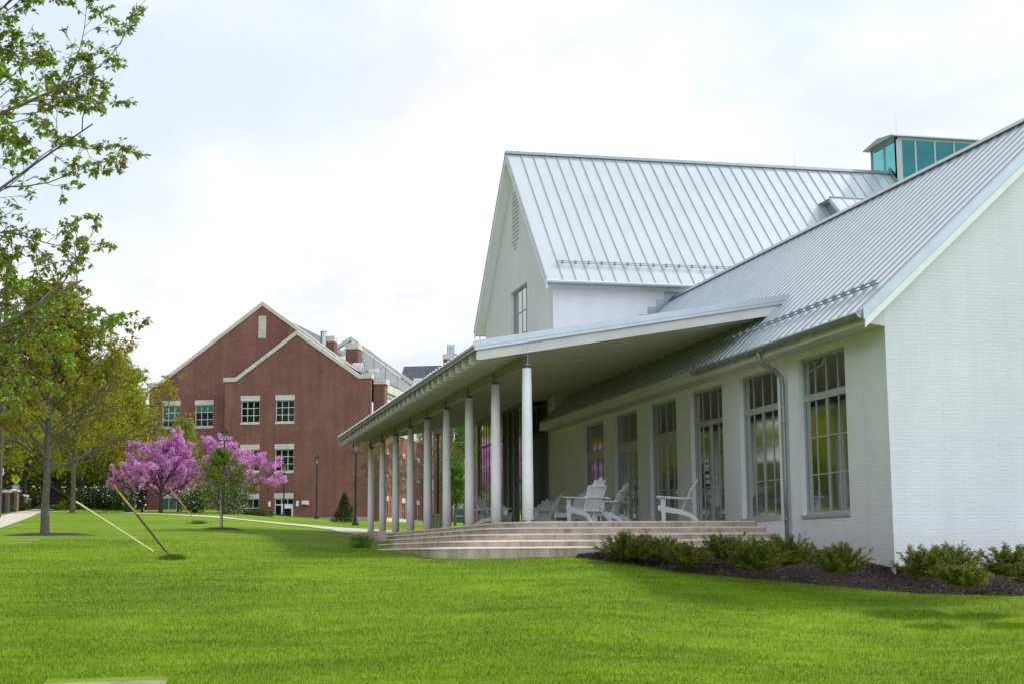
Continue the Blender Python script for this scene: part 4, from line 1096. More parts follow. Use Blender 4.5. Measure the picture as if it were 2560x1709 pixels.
for lab,px,r,h in (('black lantern post rising behind the small staked tree',566,86,4.9),
                   ('short black lantern post in front of the brick building entrance door',715,118,4.25),
                   ('black lantern post standing alone against the red brick wall',796,112,4.75),
                   ('tall black lamp post just left of the farthest porch column',892,79.3,4.55),
                   ('thick black lamp post seen between the porch columns',1095,62,4.75),
                   ('thin distant black lantern post in front of the dark green shrub',307,125,4.3),
                   ('black lamp post by the brick gate piers at the left edge',27,112,5.4),
                   ('distant black lamp post behind the trunk of the big lawn tree',127,150,3.4)):
    x,y=at(px,r); lamp(lab,x,y,h)

# ------------------------------------------------------------------ trees
def grow(p,d,L,r,lev,maxlev,o,tubes,pts,q):
    """recursive limb; q: dict(wob,trop,nch,ratio,ang)"""
    n=5 if lev<2 else 4; P=[Vector(p)]; D=Vector(d).normalized(); rad=[r]
    for k in range(n):
        w=q['wob']*(1+.3*lev)
        D=(D+Vector((o.gauss(0,w),o.gauss(0,w),o.gauss(0,w)+q['trop'][min(lev,len(q['trop'])-1)]))).normalized()
        P.append(P[-1]+D*(L/n)); rad.append(r*(1-.72*(k+1)/n))
    tubes.append((P,rad,lev))
    if lev>=maxlev:
        for k in range(1,n+1):
            for _ in range(q.get('lp',2)):
                t=o.random(); pts.append(P[k-1].lerp(P[k],t))
        return
    if lev==maxlev-1:
        for k in range(2,n+1): pts.append(P[k].copy())
    nc=q['nch'][min(lev,len(q['nch'])-1)]
    for c in range(nc):
        t=(c+.6+o.uniform(-.3,.3))/nc*(1-q.get('t0',.25))+q.get('t0',.25); t=min(.99,t)
        k=min(n-1,int(t*n)); B=P[k].lerp(P[k+1],t*n-k)
        ax=(P[k+1]-P[k]).normalized(); a=ax.orthogonal().normalized(); phi=o.uniform(0,6.283)
        a=Matrix.Rotation(phi,3,ax)@a
        ang=R(q['ang']+o.uniform(-12,12)); nd=ax*math.cos(ang)+a*math.sin(ang)
        grow(B,nd,L*q['ratio']*(1.15-.5*t)*o.uniform(.8,1.15),rad[k]*.6,lev+1,maxlev,o,tubes,pts,q)
def make_tree(name,label,cat,loc,q,leafm,barkm='bark',group=None,seed=1,rz=0,extra=None):
    o=random.Random(seed); t=thing(name,label,cat,loc,rz,group)
    tubes=[];pts=[]
    H=q['H']; r0=q['r0']; lean=q.get('lean',(0,0))
    # trunk(s)
    TP=[Vector((0,0,-.2)),Vector((0,0,0)),Vector((0,0,.15))]; rad=[r0*1.35,r0*1.3,r0*1.05]
    hh=q['trunk']; n=7
    for k in range(1,n+1):
        z=.15+(hh-.15)*k/n; TP.append(Vector((lean[0]*z+o.gauss(0,.012*H/5),lean[1]*z+o.gauss(0,.012*H/5),z))); rad.append(r0*(1-q.get('tap',.62)*k/n))
    tubes.append((TP,rad,-1))
    nl=q['limbs']; zs0=q['first']
    for c in range(nl):
        f=(c+.5)/nl; z=zs0+(hh-zs0)*f**q.get('zp',1.); k=max(3,min(len(TP)-1,int((z-.15)/(hh-.15)*n)+2))
        B=TP[k-1].lerp(TP[k],.5); B.z=z
        phi=c*2.399+o.uniform(-.4,.4); el=R(q['el'][0]*(1-f)+q['el'][1]*f+o.uniform(-7,7))
        L=q['L'][0]*(1-f)+q['L'][1]*f
        d=(math.cos(phi)*math.cos(el),math.sin(phi)*math.cos(el),math.sin(el))
        L*=o.uniform(.85,1.12)
        grow(B,d,L,rad[min(k,len(rad)-1)]*q.get('lr',.5),0,q['lev'],o,tubes,pts,q)
    tb=[x for x in tubes if x[2]<0]; m=MB()
    for P,rd,lv in tb: m.path(P,rd,12)
    m.build('trunk',barkm,t,smooth=True,world=False)
    m=MB()
    for P,rd,lv in tubes:
        if lv>=0: m.path(P,[max(x,q.get('rmin',.004)) for x in rd],{0:7,1:5}.get(lv,3),caps=False)
    m.build('limbs',barkm,t,smooth=True,world=False)
    P=np.array([tuple(p) for p in pts]); nlf=q['leaves']
    if nlf:
        kc=q.get('clu',1); idx=np.repeat(nr.integers(0,len(P),nlf//kc),kc); nlf=len(idx); Q=P[idx]+nr.normal(size=(nlf,3))*q['spread']
        np_mesh('crown',leaves(Q,q['size'],q.get('asp',.5),q.get('droop',.5)),True,leafm,t)
    if extra:
        nm,mm,n2,sz=extra; idx=nr.integers(0,len(P),n2); Q=P[idx]+nr.normal(size=(n2,3))*q['spread']*.7
        np_mesh(nm,leaves(Q,sz,.4,.2),True,mm,t)
    return t
def ring(x,y,r0,r1,label):
    m=MB(); n=40; a=[];
    m.v=[(x,y,ground(x,y)+.07)]
    for f in (.5,1.):
        for k in range(n):
            t=2*math.pi*k/n; rr=(1+.06*math.sin(3*t+1))*f; X=x+r0*rr*math.cos(t); Y=y+r1*rr*math.sin(t); m.v.append((X,Y,ground(X,Y)+(.06 if f<1 else .004)))
    m.f=[(0,1+k,1+(k+1)%n) for k in range(n)]+[(1+k,1+n+k,1+n+(k+1)%n,1+(k+1)%n) for k in range(n)]
    return tag(m.build('mulch_ring','mulch'),label,'mulch')
# near maple, trunk out of frame to the left
Qn=dict(H=11,r0=.17,trunk=9.8,limbs=40,first=2.5,zp=.9,el=(12,62),L=(4.9,2.0),lev=3,wob=.09,trop=[.05,.05,.02,0],nch=[10,7,4],ratio=.40,ang=42,lp=3,t0=.2,leaves=110000,clu=5,size=.082,spread=.016,asp=.48,droop=.75,lr=.30,rmin=.004)
x,y=at(-470,21.5); make_tree('maple_tree','near maple with fresh green leaves reaching in from the left edge','tree',(x,y,ground(x,y)),Qn,'leaf_near',seed=5,extra=('seeds','leaf_orange',14000,.05))
# lawn maple
Qm=dict(H=7,r0=.125,trunk=6.0,limbs=32,first=1.7,zp=.9,el=(34,72),L=(3.5,1.3),lev=3,wob=.09,trop=[.04,.03,.02,0],nch=[8,6,4],ratio=.48,ang=42,lp=2,t0=.2,leaves=60000,clu=4,size=.085,spread=.022,asp=.5,droop=.6,lr=.42,rmin=.004)
make_tree('maple_tree','young maple with olive and bronze spring leaves in a mulch ring on the lawn','tree',(-3.47,45.57,ground(-3.47,45.57)),Qm,'leaf_olive',seed=11)
ring(-3.35,45.5,1.3,1.0,'dark mulch ring around the young maple on the left lawn')
# staked tree
Qs=dict(H=3,r0=.035,trunk=2.45,limbs=34,first=.55,zp=1.,el=(18,60),L=(1.6,.3),lev=2,wob=.10,trop=[.05,.03,0],nch=[7,4],ratio=.42,ang=42,lp=2,t0=.15,leaves=9500,size=.075,spread=.035,asp=.4,droop=.3,lr=.4,rmin=.003,tap=.7)
make_tree('young_tree','small upright young tree tied to a wooden stake on the lawn','tree',(1.82,52.67,ground(1.82,52.67)),Qs,'leaf_stake',seed=3)
m=MB(); z=ground(1.80,52.4); m.tube((1.79,52.5,z-.2),(1.76,52.5,z+1.22),.035,.03,8); tag(m.build('tree_stake','stake'),'pale wooden stake standing against the small young tree','stake')
ring(1.85,52.6,.75,.75,'mulch ring around the small staked tree')
# trunk at px181 + background maples
Qb=dict(H=9,r0=.16,trunk=8.0,limbs=16,first=2.6,zp=1.,el=(30,72),L=(4.2,1.4),lev=2,wob=.1,trop=[.04,.03,0],nch=[9,6],ratio=.48,ang=45,lp=5,t0=.2,leaves=20000,size=.17,spread=.16,asp=.55,droop=.5,lr=.45,rmin=.006)
x,y=-5.51,92.34
b1=make_tree('maple_tree','straight grey trunked maple at the end of the left lawn','tree',(x,y,ground(x,y)),Qb,'leaf_olive',seed=21)
Qo=dict(Qb,r0=.6,trunk=11,limbs=18,first=3.2,L=(6.5,2.4),leaves=30000,size=.24,spread=.3,tap=.55)
x,y=at(147,132); make_tree('old_tree','old tree with a very thick dark trunk behind the sidewalk','tree',(x,y,ground(x,y)-.3),Qo,'leaf_far','barkd',seed=31)
Qd=dict(Qb,trunk=9,limbs=20,first=1.8,leaves=26000,size=.24,spread=.3,L=(4.6,2.0))
bt=None
BT=[(285,112,1.0,'leafy olive green tree behind the thin distant lamp post'),(215,128,1.1,'olive tree between the thick trunk and the dark shrub'),(75,122,1.1,'leafy tree behind the crossing sign'),
    (-60,105,1.15,'tree standing beyond the left edge behind the fence'),(-20,150,1.4,'tall distant tree rising behind the gate piers'),(330,160,1.25,'distant tree just left of the brick building'),(120,175,1.5,'farthest tall tree on the left skyline'),(235,175,1.35,'far tree behind the white parked car')]
for k,(px,r,sc,lab) in enumerate(BT):
    x,y=at(px,r); z=ground(x,y)-.1
    if bt is None: bt=make_tree('background_tree',lab,'tree',(x,y,z),Qd,'leaf_far','barkd','trees behind the left lawn',seed=41)
    else: dup(bt,(x,y,z),k*1.3,lab,(sc,sc,sc*(.95 if px!=330 else .8)))
# street trees out of frame on the left; they show in the window glass
OT=[(-10,140,1.3),(-20,125,1.4),(-30,118,1.3),(-38,105,1.4),(-44,92,1.3),(-40,76,1.3),(-50,66,1.4),(-48,50,1.3),(-42,36,1.2),(-36,22,1.2),(-30,30,1.),(-16,62,1.),(-19,74,1.1),(-22,52,1.1),(-17,88,1.05),(-28,66,1.2),(-26,84,1.2),(-14,50,.8),(-24,40,1.1),(-33,50,1.2)]
for k,(x,y,sc) in enumerate(OT):
    dup(bt,(x,y,ground(x,y)-.1),k*.9+.4,'leafy street tree out to the left, mirrored in the porch glass',sc)
for k,(x,y,w_,a_) in enumerate([(12+95*math.sin(R(h)),40+95*math.cos(R(h)),12,-h) for h in (-13,-26,-39,-52,-65)]):  # added hedges, never in view, placed to block low sky in window reflections
    t=thing('hedge',('added hedge out of view on the left, blocks low sky in the glass',)[0],'hedge',(x,y,ground(x,y)-.3),R(a_),'added screening hedges out of view on the left')
    P=np.c_[nr.uniform(-w_,w_,11000),nr.normal(size=11000)*.6,nr.uniform(0,4.6,11000)]
    np_mesh('foliage',leaves(P,.42,.6,.2),True,'leaf_far',t)
    m=MB()
    for q_ in range(8): m.tube((-w_+q_*w_/4+.5,0,-.2),(-w_+q_*w_/4+.5,0,1.8),.05,.02,5)
    m.build('stems','barkd',t,world=False)
# redbuds
Qr=dict(H=5,r0=.13,trunk=2.3,limbs=12,first=1.0,zp=1.,el=(30,75),L=(2.9,2.4),lev=3,wob=.11,trop=[.02,.03,.01,0],nch=[6,5,5],ratio=.5,ang=38,lp=4,t0=.2,leaves=42000,size=.085,spread=.05,asp=.6,droop=0.,lr=.62,rmin=.008)
rg='blooming redbud trees by the brick building'
x,y=at(412,94); rb=make_tree('redbud_tree','leftmost redbud in full pink bloom, next to the green trash bin','tree',(x,y,ground(x,y)-.1),Qr,'blossom','barkd',rg,seed=51)
x,y=at(455,99); dup(rb,(x,y,ground(x,y)-.1),2.2,'middle pink redbud with a forked reddish trunk',(.55,.55,.7))
x,y=at(588,95); dup(rb,(x,y,ground(x,y)-.1),4.1,'right-hand pink redbud behind the lantern post and staked tree',(1.02,1.02,.95))
x,y=at(366,99); dup(rb,(x,y,ground(x,y)-.1),1.1,'small pink redbud whose crown touches the olive trees',(.7,.7,.8))
# pale green tree behind the redbuds
Qp=dict(Qb,r0=.1,trunk=5.3,limbs=16,first=1.8,L=(1.9,.9),leaves=9000,size=.15,spread=.12,el=(45,75))
x,y=at(463,103); make_tree('pale_green_tree','yellow green young tree poking up between the two pink crowns','tree',(x,y,ground(x,y)),Qp,'leaf_pale',seed=61)
Qg=dict(Qb,r0=.08,trunk=3.,limbs=16,first=.8,L=(1.2,.7),leaves=8000,size=.11,spread=.10,el=(35,70))
x,y=at(1137,88); make_tree('small_green_tree','dense bright green little tree seen between the porch columns','tree',(x,y,ground(x,y)),Qg,'leaf_bright',seed=71)
Qg2=dict(Qb,r0=.10,trunk=6.4,limbs=18,first=2.2,L=(2.2,1.0),leaves=7000,size=.13,spread=.1,el=(25,70))
x,y=at(1192,80); make_tree('green_tree','taller light green tree behind the porch just left of the glazed bay','tree',(x,y,ground(x,y)),Qg2,'leaf_bright',seed=72)
Qy=dict(Qb,r0=.06,trunk=4.2,limbs=16,first=1.1,L=(1.7,.7),leaves=1300,size=.10,spread=.06,el=(40,70))
yt=None
for k,(px,r,sc,lab) in enumerate(((928,84,.95,'sparse yellow budding tree by the farthest porch column'),(985,86,1.,'sparse yellow budding tree seen between the second and third far columns'),(1078,88,1.35,'bare tan branched tree in front of the stair window'),(1160,92,1.2,'yellowish budding tree right of the dense green little tree'))):
    x,y=at(px,r); z=ground(x,y)
    if yt is None: yt=make_tree('budding_tree',lab,'tree',(x,y,z),Qy,'leaf_orange','bark','budding trees behind the porch',seed=81)
    else: dup(yt,(x,y,z),k*1.7,lab,sc)

# ------------------------------------------------------------------ shrubs
def shrub(name,label,cat,loc,rx,ry,h,n,size,leafm,stems=9,asp=.6,flow=None,group=None,seed=1,cone=0,blobs=9):
    t=thing(name,label,cat,loc,0,group); o=random.Random(seed)
    cs=[]; 
    for k in range(blobs):
        a=o.uniform(0,6.28); f=o.uniform(.1,.62); z=o.uniform(.3,.72)
        if cone: z=(k+.6)/blobs; f=.2*(1-z)
        cs.append((rx*f*math.cos(a),ry*f*math.sin(a),h*z*(.92 if cone else 1),(.42 if not cone else .75*(1-z)+.08)*o.uniform(.8,1.2)))
    per=n//blobs; Ps=[]
    for cx_,cy_,cz_,rr in cs:
        u=nr.normal(size=(per,3)); u/=np.linalg.norm(u,axis=1)[:,None]
        rad=nr.uniform(.55,1.08,per)[:,None]**.5
        Ps.append(np.array([[cx_,cy_,cz_]])+u*rad*np.array([[rx*rr*1.25,ry*rr*1.25,h*(.34 if not cone else .12)]]))
    P=np.concatenate(Ps); P=P[P[:,2]>.03]
    np_mesh('foliage',leaves(P,size,asp,.1),True,leafm,t)
    if flow:
        fm,nf,fs=flow; idx=nr.integers(0,len(P),nf); Q=P[idx]*np.array([[1.05,1.05,1.03]])
        np_mesh('flowers',leaves(Q,fs,.9,0),True,fm,t)['kind']='stuff'
    m=MB()
    for k in range(stems):
        a=o.uniform(0,6.28); f=o.uniform(.2,.6) if not cone else .1
        m.path([(0,0,-.1),(rx*f*.4*math.cos(a),ry*f*.4*math.sin(a),h*.35),(rx*f*math.cos(a),ry*f*math.sin(a),h*.75)],[.03,.02,.006],5)
    m.build('stems','barkd',t,world=False)
    return t
x,y=at(275,108); shrub('viburnum_shrub','large dark green shrub with creamy flower heads at the end of the lawn','shrub',(x,y,ground(x,y)-.1),1.9,1.3,1.9,9000,.12,'shrubd',flow=('whiteflower',420,.10),seed=2)
x,y=at(325,114); shrub('viburnum_shrub','shrub with pale flower heads right of the thin lamp post','shrub',(x,y,ground(x,y)-.1),1.3,1.2,2.0,6000,.12,'shrubv',flow=('whiteflower',420,.12),seed=3)
x,y=at(495,92); shrub('flowering_shrub','white flowering shrub left of the small staked tree','shrub',(x,y,ground(x,y)-.1),1.3,1.2,1.75,7000,.10,'shrubv',flow=('whiteflower',1400,.11),seed=4)
x,y=at(585,90); shrub('flowering_shrub','white flowering shrub right of the small staked tree','shrub',(x,y,ground(x,y)-.1),1.25,1.2,1.8,7000,.10,'shrubv',flow=('whiteflower',1400,.11),seed=5)
x,y=at(635,96); shrub('low_hedge','low dark green juniper mound below the ground floor window','shrub',(x,y,ground(x,y)-.25),1.5,.8,.6,4000,.08,'shrubd',seed=6)
x,y=at(865,92.5); shrub('conifer_bush','dark pointed evergreen bush against the brick wall','shrub',(x,y,ground(x,y)-.05),.85,.85,1.85,9000,.07,'shrubd',stems=2,seed=7,cone=1,blobs=12)
for k,(px,r,w,h,lab) in enumerate(((8,96,.9,.5,'low green planting at the foot of the iron fence'),(33,98,.6,.55,'green planting between the two brick gate piers'),(72,108,.7,.6,'dark leafy planting beside the farther brick pier'),(140,118,1.2,.45,'low leafy ground plants behind the lawn tree trunk'))):
    x,y=at(px,r); shrub('low_planting',lab,'plant',(x,y,ground(x,y)-.05),w,w,h,1800,.10,'shrubv',seed=20+k,blobs=5)

# yews
def yew(label,px,r,w,h,zoff,seed,grp=True):
    o=random.Random(seed); x,y=at(px,r)
    t=thing('yew_shrub',label,'shrub',(x,y,zoff),0,'yew shrubs in the mulch bed')
    pts=[];m=MB()
    nb=int(95*w/1.1)
    for b in range(nb):
        a=o.uniform(0,6.283); el=R(o.uniform(4,72)); L=w*.60*math.cos(el)**.9+h*math.sin(el)*.72; L*=o.uniform(.6,1.08)
        d=Vector((math.cos(a)*math.cos(el),math.sin(a)*math.cos(el),math.sin(el))); p=Vector((o.gauss(0,.06),o.gauss(0,.06),0)); P=[p.copy()]
        for k in range(6):
            d=(d+Vector((o.gauss(0,.09),o.gauss(0,.09),o.gauss(0,.06)+.05))).normalized(); p=p+d*(L/6); P.append(p.copy())
        m.path(P,[.010,.009,.008,.006,.005,.004,.003],4,caps=False)
        for k in range(1,7):
            for s_ in range(3):
                q_=P[k-1].lerp(P[k],o.random()); ax=(P[k]-P[k-1]).normalized(); sd=ax.orthogonal().normalized(); sd=Matrix.Rotation(o.uniform(0,6.28),3,ax)@sd
                dd=(ax*.75+sd*.65+Vector((0,0,.15))).normalized(); LL=o.uniform(.06,.15); e=q_+dd*LL
                m.tube(q_,e,.003,.002,3,False)
                for u in range(9): pts.append(tuple(q_.lerp(e,u/8.)))
            for u in range(4): pts.append(tuple(P[k-1].lerp(P[k],u/4.)))
    m.build('stems','barkd',t,world=False)
    P=np.array(pts); P=P[P[:,2]>-.02]; idx=nr.integers(0,len(P),int(len(P)*3.0)); Q=P[idx]+nr.normal(size=(len(idx),3))*.008
    np_mesh('foliage',leaves(Q,.040,.30,-.25,.4),True,'yew',t)
    t.scale=(.74,.74,.62)
    return t
yew('yew shrub farthest left in the bed, its sprays crossing the stone steps',1560,29.0,1.25,.68,-.13,1)
yew('yew shrub right beside the leftmost one, half merged with it',1640,28.6,1.05,.56,-.15,2)
yew('low yew in front of the steps, second clump from the left',1705,27.8,1.05,.55,-.26,3)
yew('dark yew set back against the bottom step near the building wall',1800,28.35,1.1,.58,-.14,4)
yew('wide yew standing forward of the downspout',1880,26.7,1.35,.72,-.34,5)
yew('yew directly at the foot of the grey downspout',1950,27.3,1.15,.75,-.25,6)
yew('rounded bronze tinged yew alone under the nearest window',2075,25.9,1.15,.66,-.38,7)
yew('large yew at the corner of the gable wall',2290,24.6,1.1,.74,-.42,8)
yew('yew behind and right of the large corner one',2355,24.9,1.0,.72,-.40,9)
y9=yew('small low yew in front of the corner yews with lime green tips',2378,23.6,.85,.40,-.55,10)
P=nr.normal(size=(90,3))*.05+np.array([[-.08,-.2,.30]]); np_mesh('new_growth',leaves(P,.045,.8,-.3),True,'limeleaf',y9)
yew('yew near the right edge with one tall leaning spray',2505,24.7,1.05,.78,-.42,11)
yew('smaller yew cut by the right edge of the picture',2565,23.8,.85,.48,-.52,12)

# ------------------------------------------------------------------ guy wires with guards
def wire_thing(label,anchor,top,g0,g1,mt,lab2=None,rad=.03,extra=None):
    t=thing('guy_wire',label,'guy wire',anchor)
    a=Vector(anchor); b=Vector(top); m=MB(); m.tube(a-(b-a).normalized()*.3,b,.0035,n=5); m.build('cable','wire',t)
    m=MB(); p=a+(b-a).normalized()*g0; q=a+(b-a).normalized()*g1; m.tube(p,q,rad,rad*.95,10); m.build('guard',mt,t)
    if extra: m=MB(); m.tube(p+Vector((0,0,-.01)),a+(b-a).normalized()*(g0+.9),rad*1.25,rad*1.1,8); m.tube(a,a+(b-a).normalized()*.35,.012,n=6); m.build('guard_sleeve','polewood',t)
    return t
px_,py_=at(-210,30.5)
def zpx(py,r,px): # height for a photo row at distance r
    return ((1384-(px-417)*.0074)-py)/3725.6*r*1.0
up=thing('utility_pole','wooden utility pole out of frame left that holds the lawn guy wires','utility pole',(px_,py_,ground(px_,py_)))
m=MB(); m.tube((0,0,-.3),(0,0,11),.15,.11,12); m.build('post','polewood',up,world=False)
m=MB(); m.box(-1.1,1.1,-.05,.05,9.9,10.0); m.build('crossarm','polewood',up,world=False)
wire_thing('lower guy wire in a long cream plastic guard crossing the lawn',(-.02,30.08,ground(0,30.1)),(px_,py_,3.0),.28,2.05,'pguard',rad=.017)
wire_thing('steeper guy wire in a rusty yellow guard on the near lawn',(.12,30.05,ground(.1,30.1)),(px_,py_,5.9),.22,1.85,'yguard',rad=.020,extra=1)
x2,y2=at(12,75); z2=ground(x2,y2)
up2=thing('utility_pole','dark wooden utility pole beside the sidewalk at the left edge','utility pole',(x2,y2,z2))
m=MB(); m.tube((0,0,-.3),(0,0,12.5),.14,.10,12); m.build('post','polewood',up2,world=False)
m=MB(); m.tube((.1,0,7.0),(.35,0,7.0),.02,n=5); m.tube((.4,0,6.6),(.4,0,7.5),.18,n=10); m.build('transformer','grey_trim',up2,world=False)
wire_thing('far guy wire in a thin yellow guard right of the dark redbud trunks',(1.19,61.39,ground(1.19,61.39)),(x2,y2,zpx(752,75,12)),.3,2.5,'yguard',rad=.024)

# ------------------------------------------------------------------ street things, far left
def pier(label,px,r,h,w):
    x,y=at(px,r); t=thing('brick_pier',label,'gate pier',(x,y,ground(x,y)-.1),R(-8),'brick gate piers along the sidewalk')
    m=MB(); m.box(-w/2,w/2,-w/2,w/2,0,h); m.build('shaft','red2',t,world=False)
    m=MB(); m.box(-w/2-.07,w/2+.07,-w/2-.07,w/2+.07,h,h+.08); m.add([(-w/2-.07,-w/2-.07,h+.08),(w/2+.07,-w/2-.07,h+.08),(w/2+.07,w/2+.07,h+.08),(-w/2-.07,w/2+.07,h+.08),(0,0,h+.2)],[(0,1,4),(1,2,4),(2,3,4),(3,0,4)]); m.build('cap','lime',t,world=False)
    return x,y
p1=pier('nearest brick pier with a pale stone cap beside the iron fence',29,94,1.28,.42)
p2=pier('second brick pier, directly right of the nearest one',50.5,100,1.36,.46)
p3=pier('third brick pier, smaller, beyond the first pair',74,116,1.05,.42)
p4=pier('fourth and smallest brick pier at the foot of the sidewalk ramp',83,126,.85,.42)
def fence(label,a,b,h):
    t=thing('iron_fence',label,'fence',(a[0],a[1],ground(*a))); A=Vector((a[0],a[1],ground(*a)+.02));Bv=Vector((b[0],b[1],ground(*b)+.02)); L=(Bv-A).length; n=max(4,int(L/.13)); m=MB()
    for k in range(n+1):
        p=A.lerp(Bv,k/n); m.tube(p,p+Vector((0,0,h)),.012,n=4)
    m.build('pickets','black',t)
    for z in (.12,h-.12):
        m=MB(); m.tube(A+Vector((0,0,z)),Bv+Vector((0,0,z)),.022,n=4); m.build('rail','black',t)
    for k in range(int(L/2.4)+1):
        p=A.lerp(Bv,min(1,k*2.4/L)); m=MB(); m.tube(p,p+Vector((0,0,h+.08)),.04,n=6); m.build('post','black',t)
fence('black iron fence running off the left edge beside the sidewalk',at(-40,80),(p1[0],p1[1]),1.1)
fence('short black iron fence between the two near brick piers',p1,p2,1.1)
fence('black iron fence between the second and third brick piers',p2,p3,1.0)
fence('far black iron fence behind the top of the sidewalk',at(84,127),at(106,132),.9)
# crossing sign
x,y=at(53,120); z=ground(x,y)-.2; S=thing('crossing_sign','bright yellow diamond pedestrian crossing sign on a post','sign',(x,y,z),R(-5))
zc=zpx(1209,120,53)-z; hd=.375
m=MB(); m.tube((0,.05,0),(0,.05,zc+.3),.03,n=6); m.build('post','black',S,world=False)
m=MB(); m.prism([(0,zc-hd),(hd,zc),(0,zc+hd),(-hd,zc)],lambda a,b,d:(a,d,b),-.01,.01); m.build('diamond','ysign',S,world=False)
m=MB(); s_=.36
def bl(a): m.prism([(p[0]*s_,zc+.03+p[1]*s_) for p in a],lambda x_,z_,d:(x_,d,z_),-.018,-.0105)
bl([(.05*math.cos(k*.785)*1.2+.0,.52+.09*math.sin(k*.785)) for k in range(8)]); bl([(-.08,.42),(.10,.42),(.08,.0),(-.06,.0)])
bl([(-.08,.41),(-.02,.36),(-.22,.12),(-.28,.17)]); bl([(.10,.41),(.06,.34),(.24,.14),(.29,.19)]); bl([(-.06,.02),(.03,.02),(-.18,-.45),(-.30,-.45)]); bl([(.0,.02),(.08,.02),(.26,-.42),(.15,-.45)])
m.build('walker_symbol','black',S,world=False)
m=MB(); m.box(-.27,.27,-.01,.01,zc-.72,zc-.42); m.build('plaque','bsign',S,world=False)
m=MB()
for k in range(2): m.box(-.16,.16,-.014,-.0105,zc-.52-.12*k,zc-.48-.12*k)
m.build('plaque_lines','wsign',S,world=False)
x,y=at(129,140); S2=thing('crossing_sign','small far yellow diamond sign half hidden by the lawn tree trunk','sign',(x,y,ground(x,y)-.2),0)
zc=zpx(1236,140,129)-ground(x,y)+.2
m=MB(); m.tube((0,.05,0),(0,.05,zc+.3),.03,n=6); m.build('post','black',S2,world=False)
m=MB(); m.prism([(0,zc-.37),(.37,zc),(0,zc+.37),(-.37,zc)],lambda a,b,d:(a,d,b),-.01,.01); m.build('diamond','ysign',S2,world=False)
# parking sign
x,y=at(16.5,88); z=ground(x,y); S=thing('parking_sign','small white and red no parking sign at the left edge','sign',(x,y,z),R(-5)); zc=zpx(1191,88,16)-z
m=MB(); m.tube((0,.03,0),(0,.03,zc+.2),.025,n=6); m.build('post','polewood',S,world=False)
m=MB(); m.box(-.12,.12,-.008,.008,zc-.2,zc+.2); m.build('panel','wsign',S,world=False)
m=MB()
for k in range(14):
    a=2*math.pi*k/14; b=2*math.pi*(k+1)/14; m.tube((.075*math.cos(a),-.012,zc+.07+.075*math.sin(a)),(.075*math.cos(b),-.012,zc+.07+.075*math.sin(b)),.010,n=4)
m.tube((-.05,-.012,zc+.12),(.05,-.012,zc+.02),.010,n=4); m.box(-.09,.09,-.012,-.009,zc-.13,zc-.10); m.build('no_parking_ring','rsign',S,world=False)
# bins
x,y=at(334,102); t=thing('trash_bin','green metal slatted trash bin in front of the brick building','trash bin',(x,y,ground(x,y)))
m=MB(); m.tube((0,0,.05),(0,0,.72),.27,.29,16); m.build('liner','green_bin',t,world=False)
m=MB()
for k in range(22):
    a=2*math.pi*k/22; m.path([(.30*math.cos(a),.30*math.sin(a),.03),(.31*math.cos(a),.31*math.sin(a),.72),(.37*math.cos(a),.37*math.sin(a),.86)],[.016,.016,.012],4)
m.build('slats','green_bin',t,world=False)
m=MB(); m.tube((0,0,.0),(0,0,.04),.30,n=16); m.build('base','black',t,world=False)
# far white car
x,y=at(207,150); z=ground(x,y)-.15; car=thing('parked_car','white car parked far off behind the slim grey maple trunk','car',(x,y,z),R(170))
m=MB(); m.prism([(-2.1,.35),(2.1,.35),(2.15,.75),(1.9,.92),(1.1,1.0),(.6,1.42),(-.9,1.45),(-1.7,1.0),(-2.1,.95)],lambda a,b,d:(a,d,b),-.85,.85); m.build('body','carpaint',car,world=False)
m=MB()
for sy in (-.86,.851): m.box(-1.4,.85,sy,sy+.009,1.0,1.35)
m.build('window','bglass',car,world=False).data.materials[0]=M['dframe']
for sx in (-1.35,1.35):
    for sy in (-1,1):
        m=MB(); m.tube((sx,sy*.7,.33),(sx,sy*.88,.33),.33,n=16); w=m.build('wheel','tyre',car,world=False); m=MB(); m.tube((sx,sy*.881,.33),(sx,sy*.895,.33),.18,n=12); m.build('rim','grey_trim',w,world=False)
# pale house far left
x,y=at(95,215); t=thing('pale_house','pale clapboard house far behind the street trees','house',(x,y,ground(x,y)-.5),.1)
m=MB(); m.box(-6,6,0,8,0,5.5); m.build('wall','cream',t,world=False)
m=MB(); m.prism([(-6.5,5.4),(6.5,5.4),(0,9)],lambda a,b,d:(a,d,b),-.5,8.5); m.build('roof','slate',t,world=False)
for k in range(4):
    m=MB(); m.box(-5+k*2.8,-3.8+k*2.8,-.06,-.001,2,3.8); m.build('window','dframe',t,world=False)

# ------------------------------------------------------------------ world, sun, camera
w=bpy.data.worlds.new('World'); scene.world=w; w.use_nodes=True; nt=w.node_tree; nt.nodes.clear(); T=NT(nt)
out=nt.nodes.new('ShaderNodeOutputWorld')
sky=T.n('ShaderNodeTexSky',sky_type='NISHITA'); sky.sun_disc=False; sky.sun_elevation=R(47); sky.sun_rotation=R(75); sky.air_density=1.2; sky.dust_density=2.
tc=T.n('ShaderNodeTexCoord'); sp=T.n('ShaderNodeSeparateXYZ',{0:tc.outputs['Generated']})
zc=T.n('ShaderNodeMath',{0:sp.outputs[2],1:.16},operation='ADD'); zm=T.n('ShaderNodeMath',{0:zc.outputs[0],1:.05},operation='MAXIMUM')
dx_=T.n('ShaderNodeMath',{0:sp.outputs[0],1:zm.outputs[0]},operation='DIVIDE'); dy_=T.n('ShaderNodeMath',{0:sp.outputs[1],1:zm.outputs[0]},operation='DIVIDE')
cv=T.n('ShaderNodeCombineXYZ',{0:dx_.outputs[0],1:dy_.outputs[0]})
